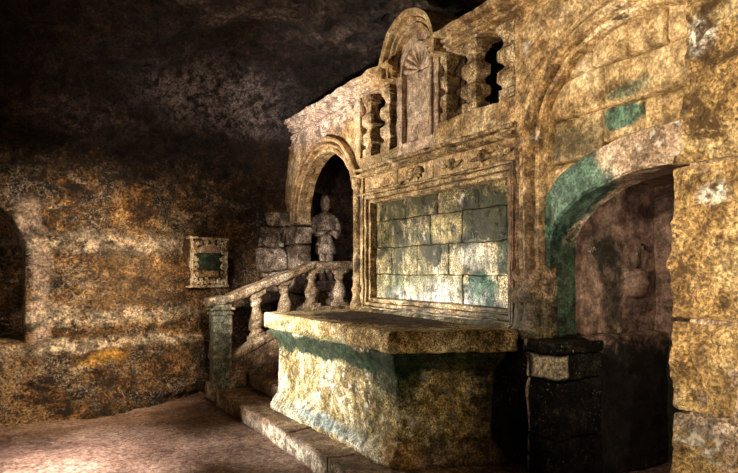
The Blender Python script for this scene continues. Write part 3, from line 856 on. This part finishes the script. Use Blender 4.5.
Q = [quad(3.27, 2.98, 1.9, 2.34), quad(3.27, 2.72, 2.34, 2.66, 2.36, 2.67), quad(2.72, 2.42, 2.44, 2.67), quad(2.42, 2.06, 2.44, 2.67), quad(2.06, 1.5, 2.44, 2.67),
     quad(3.27, 2.73, 2.66, 2.95, 2.67, 2.96), quad(2.73, 1.95, 2.67, 2.96), quad(1.95, 1.5, 2.67, 2.96),
     quad(3.1, 2.82, 2.95, 3.4), quad(2.82, 2.54, 2.96, 3.4), quad(2.54, 2.27, 2.96, 3.4), quad(2.27, 1.9, 2.96, 3.4), quad(1.9, 1.5, 2.96, 3.4)]
infill(b, Q)
colwall(b, lin(3.27, 1.55, 40), lambda y: max(ohi(y) + 0.15, 1.0) if y < OC + OA else 1.0, lambda y: big_in(y) + 0.06, XT + 0.075, F + 0.30)
b.warp(0.010, 6, 0.004, 26)
b.build('ashlar_infill', M['tymp'], ba)

# voussoir ring / jamb of the doorway
b = MB()
ring = []
for i in range(20):
    z = 1.0 + (OZ - 1.0) * i / 20
    ring.append(((F, OC + OA, z), (0, 1, 0), (1, 0, 0)))
ring += list(reversed(ell(OC, OZ, OA, OB, 0.25, PI, 56, F)))
RP = dens([(0.30, 0.0), (0.03, 0.0), (0.01, 0.015), (0.01, 0.235), (0.02, 0.245), (0.08, 0.25), (0.30, 0.25)], 0.03)
ring = [(p, tuple(Vector(n_) * min(1.0, 0.45 + 0.55 * max(0, (p[2] - 1.7) / 0.35))), x_) for p, n_, x_ in ring]
sweep(b, ring, RP)
b.warp(0.010, 6, 0.004, 26)
b.build('door_jamb_arch', M['greenarch'], ba)

# passage behind the opening
b = MB()
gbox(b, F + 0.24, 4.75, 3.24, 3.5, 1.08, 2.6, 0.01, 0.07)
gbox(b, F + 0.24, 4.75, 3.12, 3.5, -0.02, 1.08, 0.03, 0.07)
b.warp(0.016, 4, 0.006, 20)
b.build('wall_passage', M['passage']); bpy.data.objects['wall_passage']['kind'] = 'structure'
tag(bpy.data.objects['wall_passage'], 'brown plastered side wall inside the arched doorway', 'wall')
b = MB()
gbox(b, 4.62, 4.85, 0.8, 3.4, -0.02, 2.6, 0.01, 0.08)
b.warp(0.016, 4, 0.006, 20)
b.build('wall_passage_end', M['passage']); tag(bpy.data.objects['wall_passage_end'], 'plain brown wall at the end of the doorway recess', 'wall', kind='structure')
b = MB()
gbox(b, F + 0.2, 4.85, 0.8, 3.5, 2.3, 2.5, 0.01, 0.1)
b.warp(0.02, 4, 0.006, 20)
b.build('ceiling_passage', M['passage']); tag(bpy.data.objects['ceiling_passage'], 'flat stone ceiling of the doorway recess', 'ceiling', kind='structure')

b = MB()
tube(b, [(3.80 + 0.09 * t, 3.238, 1.73 + 0.035 * t + 0.018 * math.sin(t * 19)) for t in lin(0, 1, 40)], 0.0025, 5)
b.build('chalk_scrawl', M['statue'], bpy.data.objects['wall_passage'])
# lower pier left of the doorway
b = MB()
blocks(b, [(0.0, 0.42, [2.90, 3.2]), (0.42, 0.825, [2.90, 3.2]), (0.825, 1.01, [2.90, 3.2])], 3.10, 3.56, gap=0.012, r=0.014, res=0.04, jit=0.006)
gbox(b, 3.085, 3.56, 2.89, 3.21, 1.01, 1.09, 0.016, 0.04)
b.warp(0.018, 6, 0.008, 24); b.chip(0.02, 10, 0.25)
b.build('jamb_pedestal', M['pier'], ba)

# bracket basin and iron hook on the passage wall
bs_ = empty('stone_basin', (4.38, 3.24, 1.37), 'small stone bracket basin on the brown wall inside the doorway', 'basin')
b = MB()
vs = []; fs = []
prof = [(1.36, .10), (1.40, .14), (1.46, .165), (1.49, .18), (1.50, .165), (1.53, .165), (1.545, .185), (1.575, .185)]
n = 24
for z, r in prof:
    for k in range(n + 1):
        t = PI + PI * k / n
        vs.append((4.38 + r * 0.9 * math.cos(t), 3.26 + r * 0.55 * math.sin(t), z))
for i in range(len(prof) - 1):
    for k in range(n):
        fs.append((i * (n + 1) + k, i * (n + 1) + k + 1, (i + 1) * (n + 1) + k + 1, (i + 1) * (n + 1) + k))
fs.append(tuple(range(n + 1))); fs.append(tuple((len(prof) - 1) * (n + 1) + k for k in range(n + 1)))
b.add(vs, fs, True); b.warp(0.01, 9, 0.004, 30)
b.build('bowl', M['passage'], bs_)
b = MB()
gbox(b, 4.20, 4.56, 3.215, 3.26, 1.575, 1.60, 0.006, 0.04); b.warp(0.006, 9)
b.build('back_ledge', M['passage'], bs_)
b = MB()
tube(b, [(4.38, 3.235, 1.60), (4.385, 3.22, 1.66), (4.38, 3.21, 1.72), (4.36, 3.20, 1.77), (4.39, 3.19, 1.80), (4.43, 3.20, 1.79), (4.445, 3.205, 1.755)], [.012, .012, .013, .014, .013, .011, .008], 8)
hk = b.build('wall_hook', M['iron']); tag(hk, 'dark rusty iron hook above the bracket basin inside the doorway', 'hook')

# ------------------------------------------------------------------ golden rough pillar at the right
def pil_face(p):
    n = 0.05 * fbm(p, 1.6, 4) + 0.030 * fbm(p, 6, 4) + 0.018 * noise.noise(p * 15) + 0.014 * noise.noise(p * 31)
    q = p.copy()
    q.x -= n
    q.y += 0.010 * noise.noise(Vector((p.y, 3, p.z)) * 4) + 0.008 * noise.noise(p * 16)
    q.x += 0.08 * max(0, p.z - 2.1)
    if p.z > 2.2: q.y -= 0.05
    return q
pl = empty('wall_pier', (3.2, 1.4, 0), 'golden rough-hewn stone pier right of the doorway', 'pier', kind='structure')
b = MB()
rows = [(-0.1, 0.40, [0.2, 0.75, 2.0], .010), (0.40, 0.835, [0.2, 1.0, 2.01], .010), (0.835, 1.325, [0.2, 0.9, 2.015], .009), (1.325, 2.15, [0.2, 1.2, 2.015], .007),
        (2.15, 3.1, [0.2, 1.1, 2.03], .003), (3.1, 4.5, [0.2, 0.9, 2.03], .003)]
for z0, z1, ys, g_ in rows:
    for a, c in zip(ys, ys[1:]):
        j = random.uniform(-0.012, 0.012)
        gbox(b, 3.0 + j, 3.6, a + 0.004, c - 0.004, z0 + g_, z1 - g_, 0.018, 0.026, pil_face)
b.build('pier_blocks', M['pillar'], pl)
b = MB()
gbox(b, 3.045, 3.62, 0.2, 1.93, 0, 2.3, 0.01, 0.06); gbox(b, 3.32, 3.62, 0.2, 1.88, 2.2, 4.5, 0.01, 0.1)
b.warp(0.02, 8, 0.008, 30)
b.build('pier_mortar', stone('pale_mortar', [(0.3, (0.16, 0.10, 0.06)), (0.55, (0.34, 0.24, 0.16)), (0.75, (0.5, 0.38, 0.28))], s=3, fine=26, bump=0.6, bdist=0.015), pl)
b = MB()
gbox(b, 3.3, 3.7, -2.2, 0.25, -0.1, 4.6, 0.02, 0.12); b.warp(0.05, 2, 0.02, 9)
b.build('wall_right_near', M['pillar']); tag(bpy.data.objects['wall_right_near'], 'continuation of the screen wall toward the viewpoint', 'wall', kind='structure')

# ------------------------------------------------------------------ altar
al = empty('altar', (2.7, 4.7, 0.15), 'massive block altar of lichen-covered stone with a thick top slab', 'altar')
AQ = [Vector((2.14, 6.03, 0)), Vector((2.225, 3.63, 0)), Vector((3.13, 3.285, 0)), Vector((3.13, 6.03, 0))]
def inset(poly, d):
    out = []
    n = len(poly)
    for i in range(n):
        a, p, c = poly[i - 1], poly[i], poly[(i + 1) % n]
        e1 = (p - a).normalized(); e2 = (c - p).normalized()
        n1 = Vector((-e1.y, e1.x, 0)); n2 = Vector((-e2.y, e2.x, 0))
        bis = (n1 + n2).normalized()
        k = d / max(0.3, bis.dot(n1))
        out.append(p + bis * k)
    return out
def loft(mb, levels, res=0.045, rc=0.03):
    """levels: (z, inset distance); walls of a four-sided block with softened corners"""
    rings = []
    for z, d in levels:
        q = inset(AQ, d)
        ring = []
        for i in range(4):
            a, c = q[i], q[(i + 1) % 4]
            L = (AQ[(i + 1) % 4] - AQ[i]).length
            n = max(4, int(L / res))
            for k in range(n):
                t = k / n
                p = a.lerp(c, t)
                # softened corner
                s = min(t, 1 - t) * L
                if s < rc:
                    cen = sum(q, Vector()) / 4
                    p = p + (cen - p).normalized() * (rc - s) * 0.35
                ring.append(Vector((p.x, p.y, z)))
        rings.append(ring)
    m = len(rings[0]); vs = [p for r in rings for p in r]; fs = []
    for i in range(len(rings) - 1):
        for k in range(m):
            fs.append((i * m + k, i * m + (k + 1) % m, (i + 1) * m + (k + 1) % m, (i + 1) * m + k))
    # caps as fans of shrinking rings
    for side, ring in ((0, rings[0]), (1, rings[-1])):
        cen = sum(ring, Vector()) / m
        prev = 0 if side == 0 else (len(rings) - 1) * m
        for st in range(1, 9):
            base = len(vs)
            t = st / 9
            for p in ring: vs.append(p.lerp(cen, t))
            for k in range(m):
                fs.append((prev + k, prev + (k + 1) % m, base + (k + 1) % m, base + k))
            prev = base
        ci = len(vs); vs.append(cen)
        for k in range(m): fs.append((prev + k, prev + (k + 1) % m, ci))
    mb.add(vs, fs, True)
def lev(prof, st=0.03):
    return refine(prof, st)
b = MB(); loft(b, lev([(0.99, 0.012), (1.0, 0.0), (1.135, 0.0), (1.148, 0.010), (1.15, 0.03)]), 0.035)
for i, p in enumerate(b.v):
    n = 0.014 * fbm(p, 5, 4)
    b.v[i] = p + Vector((n * (1 if p.z < 1.149 else 0), n, n * 0.6))
b.chip(0.035, 8, 0.30)
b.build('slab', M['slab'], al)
b = MB(); loft(b, lev([(0.33, 0.115), (0.80, 0.11), (0.84, 0.105), (0.885, 0.085), (0.93, 0.06), (0.96, 0.045), (0.995, 0.045)], 0.035), 0.035)
b.warp(0.016, 5, 0.008, 22)
b.build('body', M['altar'], al)
b = MB(); loft(b, lev([(0.15, 0.05), (0.20, 0.045), (0.225, 0.06), (0.26, 0.075), (0.30, 0.095), (0.335, 0.112)], 0.03), 0.035)
b.warp(0.016, 5, 0.008, 22)
b.build('plinth', M['altar'], al)

# ------------------------------------------------------------------ altar step and stair
as_ = empty('altar_step', (2.6, 4.8, 0), 'long low worn stone step the altar stands on', 'step')
b = MB()
rows = [(2.3, 3.25), (3.25, 4.15), (4.15, 5.0), (5.0, 5.85), (5.85, 6.7), (6.7, 7.185)]
def stepx(p):
    q = p.copy()
    if q.x < 2.3:
        q.x += 0.05 * noise.noise(Vector((0, q.y * 1.4, 2))) + 0.02 * math.sin((q.y - 3) * 0.9)
    return q
for (a, c) in rows:
    gbox(b, 1.96, 3.16, a + 0.004, c - 0.004, -0.05, 0.15, 0.022, 0.05, stepx)
b.warp(0.016, 5, 0.008, 20); b.chip(0.02, 10, 0.35)
b.build('step_blocks', M['step'], as_)
st = empty('stone_stair', (2.8, 6.7, 0.15), 'worn stone stair rising beyond the altar to the arched doorway', 'stair')
ex = [2.36, 2.60, 2.82, 3.04, 3.24]
for i, x in enumerate(ex):
    b = MB()
    z1 = 0.15 + 0.168 * (i + 1)
    x1 = 3.28
    gbox(b, x, x1, 6.17, 7.185, z1 - (0.165 if i == 0 else 0.19), z1, 0.03, 0.05)
    b.warp(0.010, 5, 0.006, 20)
    b.build('step', M['step'], st)
b = MB()
gbox(b, 3.29, 5.1, 6.1, 8.5, 0, 0.985, 0.02, 0.1); b.warp(0.012, 5)
tag(b.build('floor_landing', M['step']), 'stone landing floor inside the arched doorway', 'floor', kind='structure')

# ------------------------------------------------------------------ stair balustrade
sb = empty('stair_balustrade', (2.6, 7.3, 0), 'sloping stone balustrade with turned balusters beside the stair', 'balustrade')
YB = 7.32
b = MB()
gbox(b, 1.93, 2.16, YB - 0.11, YB + 0.11, 0.0, 1.17, 0.016, 0.04)
for z, e, h in ((0.02, 0.035, 0.20), (0.50, 0.02, 0.05), (1.04, 0.02, 0.035), (1.10, 0.035, 0.03)):
    gbox(b, 1.93 - e, 2.16 + e, YB - 0.11 - e, YB + 0.11 + e, z, z + h, 0.012, 0.04)
b.warp(0.014, 7, 0.008, 24); b.chip(0.03, 9, 0.2)
b.build('newel', M['rail'], sb)
def railz(x): return 1.205 + (x - 2.05) * 0.365 if x < 3.27 else 1.205 + 1.22 * 0.365
def basez(x): return 0.52 + (x - 2.15) * 0.50 if x < 3.27 else 1.08
b = MB()
pth = []
for x in lin(1.88, 3.27, 40) + lin(3.30, 4.7, 30):
    sl = 0.365 if x < 3.27 else 0.0
    nn = Vector((-sl, 0, 1)).normalized()
    z = railz(x) if x > 2.1 else railz(2.1) + (x - 2.1) * 0.12
    pth.append(((x, YB, z), (0, 0, 1), (0, 1, 0)))
RL = dens([(-0.10, -0.055), (-0.13, -0.03), (-0.14, 0.0), (-0.14, 0.035), (-0.12, 0.055), (0.12, 0.055), (0.14, 0.035), (0.14, 0.0), (0.13, -0.03), (0.10, -0.055)], 0.03)
sweep(b, pth, RL)
b.warp(0.012, 6, 0.006, 26)
b.build('handrail', M['rail'], sb)
b = MB()
pth = []
for x in lin(2.12, 3.27, 30) + lin(3.30, 4.7, 24):
    pth.append(((x, YB, basez(x)), (0, 0, 1), (0, 1, 0)))
sweep(b, pth, dens([(-0.12, -0.06), (-0.13, -0.02), (-0.13, 0.01), (-0.11, 0.03), (0.11, 0.03), (0.13, 0.01), (0.13, -0.02), (0.12, -0.06)], 0.03))
b.warp(0.010, 6, 0.006, 26)
b.build('base_rail', M['rail'], sb)
b = MB()
ysx = lin(2.14, 4.7, 50)
vs = []; fs = []
for x in ysx:
    for (yy) in (YB - 0.10, YB + 0.10):
        for k in range(7):
            vs.append((x, yy, (basez(x) - 0.03) * k / 6))
for i in range(len(ysx) - 1):
    o = i * 14
    for k in range(6):
        fs.append((o + k, o + 14 + k, o + 15 + k, o + 1 + k)); fs.append((o + 7 + k, o + 8 + k, o + 22 + k, o + 21 + k))
fs.append(tuple(list(range(7)) + list(range(13, 6, -1))))
b.add(vs, fs, False)
gbox(b, 2.14, 2.34, YB - 0.125, YB - 0.05, 0.15, 0.36, 0.016, 0.04)
gbox(b, 2.16, 2.55, YB - 0.125, YB - 0.05, 0.36, 0.42, 0.016, 0.04)
b.warp(0.012, 6, 0.006, 26)
b.build('stringer', M['stringer'], sb)
def stair_baluster(x):
    mb = MB()
    zb = basez(x) + 0.02; zt = railz(x) - 0.045; L = zt - zb
    sq = lambda prof, n=24: lathe(mb, x, YB, [(zb + L * a, r) for a, r in refine(prof, 0.04)], n, True)
    rd = lambda prof, n=22: lathe(mb, x, YB, [(zb + L * a, r) for a, r in refine(prof, 0.04)], n, False)
    sq([(0, .095), (.10, .095)]); rd([(.10, .085), (.15, .09), (.19, .066), (.22, .066), (.26, .088), (.36, .098), (.46, .086), (.60, .056), (.70, .048), (.74, .072), (.79, .072), (.81, .055), (.87, .085), (.90, .090)]); sq([(.90, .095), (1.0, .095)])
    sl = 0.365 if x < 3.2 else 0.0
    for i, p in enumerate(mb.v):
        mb.v[i] = Vector((p.x, p.y, p.z + (p.x - x) * sl * (1 if True else 0)))
    mb.warp(0.010, 8, 0.005, 28); mb.chip(0.02, 10, 0.3)
    return mb.build('baluster', M['rail'], sb)
for x in (2.50, 2.88, 3.27, 3.68, 4.02): stair_baluster(x)

# ------------------------------------------------------------------ eroded statue behind the balustrade
b = MB()
sx, sy = 3.81, 8.06
def loft_ell(rings, n=18):
    vs = []; fs = []
    for (cx, cy, z, rx, ry) in rings:
        for k in range(n):
            t = 2 * PI * k / n
            vs.append((cx + rx * math.cos(t), cy + ry * math.sin(t), z))
    for i in range(len(rings) - 1):
        for k in range(n):
            fs.append((i * n + k, i * n + (k + 1) % n, (i + 1) * n + (k + 1) % n, (i + 1) * n + k))
    fs.append(tuple(range(n - 1, -1, -1))); fs.append(tuple((len(rings) - 1) * n + k for k in range(n)))
    b.add(vs, fs, True)
z0 = 1.42
for s in (-1, 1):   # legs below the tunic
    loft_ell([(sx + s * .06, sy - .05, z0, .05, .08), (sx + s * .06, sy - .03, z0 + .05, .045, .055), (sx + s * .06, sy, z0 + .15, .052, .055), (sx + s * .058, sy, z0 + .28, .062, .065), (sx + s * .055, sy, z0 + .42, .075, .08), (sx + s * .05, sy, z0 + .52, .085, .085)])
loft_ell([(sx, sy, z0 + .40, .175, .125), (sx, sy, z0 + .42, .18, .13), (sx, sy, z0 + .52, .155, .12), (sx, sy, z0 + .62, .125, .10), (sx, sy, z0 + .66, .118, .095), (sx, sy, z0 + .76, .14, .105), (sx, sy, z0 + .88, .165, .105), (sx, sy, z0 + .96, .165, .095), (sx, sy, z0 + 1.0, .10, .07), (sx, sy, z0 + 1.03, .055, .055), (sx, sy, z0 + 1.06, .048, .05)])
loft_ell([(sx, sy - .01, z0 + 1.04, .045, .05), (sx, sy - .015, z0 + 1.08, .062, .07), (sx, sy - .015, z0 + 1.14, .075, .085), (sx, sy - .01, z0 + 1.21, .072, .085), (sx, sy, z0 + 1.26, .05, .06), (sx, sy, z0 + 1.28, .02, .02)])
loft_ell([(sx, sy - .085, z0 + 1.105, .012, .012), (sx, sy - .098, z0 + 1.12, .016, .018), (sx, sy - .09, z0 + 1.15, .011, .014), (sx, sy - .08, z0 + 1.175, .008, .01)], 8)
for s in (-1, 1):
    tube(b, [(sx + s * .15, sy, z0 + .93), (sx + s * .20, sy - .01, z0 + .82), (sx + s * .205, sy - .03, z0 + .71), (sx + s * .16, sy - .10, z0 + .68), (sx + s * .09, sy - .13, z0 + .72), (sx + s * .04, sy - .135, z0 + .74)], [.058, .055, .048, .045, .038, .03], 10)
b.warp(0.020, 7, 0.008, 20); b.chip(0.03, 9, 0.25)
gbox(b, sx - .2, sx + .2, sy - .16, sy + .2, 1.30, 1.43, 0.02, 0.06)
gbox(b, sx - .26, sx + .26, sy - .19, sy + .19, 0.985, 1.31, 0.02, 0.08)
so = b.build('statue', M['statue']); tag(so, 'eroded pale stone statue of a standing figure behind the stair balustrade', 'statue')

# ashlar patch on the far wall beside the doorway
b = MB()
for (x0, x1, z0, z1) in ((2.86, 3.26, 1.92, 2.22), (2.80, 3.28, 1.58, 1.90), (2.92, 3.30, 1.28, 1.56), (2.98, 3.30, 2.24, 2.44), (3.34, 3.62, 2.02, 2.36), (3.34, 3.6, 1.66, 2.0)):
    yw = wall_ys((x0 + x1) / 2)
    gbox(b, x0 + random.uniform(-.03, .03), x1, yw - 0.055 - random.uniform(0, .035), yw + 0.2, z0, z1, 0.03, 0.03)
b.warp(0.035, 6, 0.016, 16); b.chip(0.04, 7, 0.2)
b.build('ashlar_patch', M['jamb'], wf)

# ------------------------------------------------------------------ carved tablet on the rock wall
tb = empty('wall_tablet', (2.05, 8, 1.36), 'carved tablet in a scrolled frame with a dark green middle panel on the rock wall', 'tablet')
tilt = math.radians(24)
TC = Vector((2.055, wall_ys(2.055) - 0.075, 1.685))
def T(u, z, d=0.0):
    """u along the tablet, z up, d out of the wall"""
    return Vector((TC.x + u * math.cos(tilt) + d * math.sin(tilt), TC.y + u * math.sin(tilt) - d * math.cos(tilt), z))
def tbox(mb, u0, u1, z0, z1, d0, d1, r=0.008, res=0.03):
    gbox(mb, u0, u1, d0, d1, z0, z1, r, res, lambda p: T(p.x, p.z, p.y))
b = MB(); tbox(b, -0.31, 0.31, 1.375, 2.01, -0.14, 0.0, 0.01); b.warp(0.012, 10, 0.006, 40)
b.build('backing_slab', M['tabdark'], tb)['label'] = 'dark brown backing'
b = MB()
for k in range(2):
    z = 1.375 if k == 0 else 2.0
    tbox(b, -0.32, 0.32, z - 0.015, z + 0.02, -0.05, 0.045)
for s in (-1, 1):
    tbox(b, s * 0.275 - 0.018, s * 0.275 + 0.018, 1.38, 2.0, -0.05, 0.04)
def tscroll(mb, cu, cz, s, turn, flip, ph=0.0, r0=0.016):
    pts = []; rr = []
    for i in range(22):
        t = i / 21; a = turn * 2 * PI * t + ph; rad = s * (1 - 0.8 * t)
        pts.append(T(cu + flip * rad * math.cos(a), cz + rad * math.sin(a), 0.03)); rr.append(r0 * (1 - 0.4 * t))
    tube(mb, pts, rr, 7)
for s in (-1, 1):
    for (z, q, ph) in ((1.43, .045, 0), (1.53, .04, 2), (1.63, .045, 1), (1.74, .04, 3), (1.84, .045, 0.5), (1.93, .045, 2.5)):
        tscroll(b, s * 0.225, z, q, 1.5, s, ph)
for u in (-.15, -.05, .05, .15):
    tscroll(b, u, 1.435, .04, 1.4, 1 if u > 0 else -1, 1.0); tscroll(b, u, 1.955, .035, 1.4, 1 if u > 0 else -1, 4.0)
b.warp(0.012, 12, 0.008, 40)
b.build('scrolled_frame', M['tabframe'], tb)
b = MB()   # arched pinkish upper panel
gbox(b, -0.17, 0.17, 0.0, 0.03, 1.815, 1.93, 0.01, 0.02, lambda p: T(p.x, 1.815 + (p.z - 1.815) * (1 - 1.6 * (p.x / 0.34) ** 2), p.y + 0.01))
b.warp(0.006, 10, 0.003, 40); b.build('upper_panel', M['tabpink'], tb)['label'] = 'pinkish upper panel'
b = MB(); tbox(b, -0.19, 0.19, 1.62, 1.80, -0.02, 0.02); tbox(b, -0.20, 0.20, 1.795, 1.815, -0.02, 0.035); tbox(b, -0.20, 0.20, 1.60, 1.622, -0.02, 0.035)
b.warp(0.006, 10, 0.003, 40); b.build('middle_panel', M['tabgreen'], tb)['label'] = 'dark green middle panel'
b = MB()
tbox(b, -0.165, 0.165, 1.485, 1.59, -0.02, 0.03, 0.03, 0.02)
b.warp(0.006, 10, 0.003, 40); b.build('lower_panel', M['tabbrown'], tb)['label'] = 'brown lower panel'

# ------------------------------------------------------------------ lights
def spot(name, loc, aim, power, col, angle, blend=0.5, size=0.06):
    d = bpy.data.lights.new(name, 'SPOT'); d.energy = power; d.color = col
    d.spot_size = math.radians(angle); d.spot_blend = blend; d.shadow_soft_size = size
    o = bpy.data.objects.new(name, d); COL.objects.link(o)
    o.location = loc
    o.rotation_euler = (Vector(aim) - Vector(loc)).to_track_quat('-Z', 'Y').to_euler()
    return o
WARM = (1.0, 0.72, 0.44); NEUT = (1.0, 0.90, 0.80); GOLD = (1.0, 0.78, 0.48)
spot('altar_lamp', (-0.7, 6.0, 0.9), (2.2, 5.25, 0.62), 760, (1.0, 0.95, 0.88), 46, 0.9)
spot('screen_lamp', (0.3, 6.4, 1.55), (3.3, 4.6, 2.1), 430, (1.0, 0.86, 0.67), 100, 0.7)
spot('panel_lamp', (1.0, 6.9, 1.25), (3.3, 4.75, 1.35), 300, (0.95, 0.97, 1.0), 34, 1.0)
spot('cornice_lamp', (1.0, 6.6, 2.0), (3.3, 6.8, 3.3), 260, (1.0, 0.86, 0.76), 70, 0.9)
spot('pier_lamp', (0.9, 1.9, 2.3), (3.2, 2.0, 2.5), 260, (1.0, 0.82, 0.58), 100, 0.8)
spot('pier_low_lamp', (1.2, 0.2, 1.0), (3.0, 1.5, 1.0), 160, (1.0, 0.82, 0.58), 56, 0.9)
spot('passage_lamp', (1.7, 1.3, 1.7), (4.15, 3.25, 1.75), 80, (1.0, 0.80, 0.66), 30, 0.8)
spot('altar_end_lamp', (1.2, 1.2, 1.5), (2.42, 3.5, 0.6), 80, GOLD, 30, 1.0)
spot('stair_head_fill', (3.7, 6.7, 2.4), (3.85, 8.2, 2.0), 8, (1.0, 0.84, 0.74), 90, 0.9)  # unseen fill spot added inside the arch to brighten the statue
spot('wall_rake_fill', (1.65, 5.5, 2.2), (0.5, 7.6, 1.2), 400, (1.0, 0.76, 0.50), 86, 0.9)  # unseen spot added mid-room to rake the rock and leave the hollow dark
spot('wall_side_lamp', (-1.2, 4.6, 1.2), (0.9, 7.6, 1.2), 110, (1.0, 0.80, 0.58), 66, 0.9)
spot('stair_fill', (0.5, 5.6, 1.75), (2.9, 7.4, 1.25), 460, (1.0, 0.88, 0.76), 40, 1.0)  # unseen spot added to brighten newel, rail and balusters
spot('vault_fill', (0.6, 4.6, 1.8), (2.0, 7.2, 3.9), 90, (1.0, 0.84, 0.72), 80, 1.0)  # dim unseen spot added to lift the vault
spot('floor_lamp_beam', (-1.0, 4.2, 2.4), (-0.1, 5.2, 0.0), 1900, (1.0, 0.86, 0.78), 50, 1.0)
w = bpy.data.worlds.new('cave_air'); sc.world = w; w.use_nodes = True
w.node_tree.nodes['Background'].inputs[0].default_value = (0.5, 0.38, 0.28, 1)
w.node_tree.nodes['Background'].inputs[1].default_value = 0.02

# ------------------------------------------------------------------ camera
cd = bpy.data.cameras.new('camera'); cam = bpy.data.objects.new('camera', cd); COL.objects.link(cam)
cd.sensor_width = 36.0; cd.lens = 600 / 738 * 36.0
cd.shift_y = 33.5 / 738
cam.location = CAM
cam.rotation_euler = (PI / 2, 0, -math.radians(29.5))
sc.camera = cam
sc.view_settings.view_transform = 'Standard'; sc.view_settings.look = 'None'
sc.view_settings.exposure = 0.4; sc.view_settings.gamma = 1.0
sc.view_settings.use_curve_mapping = False
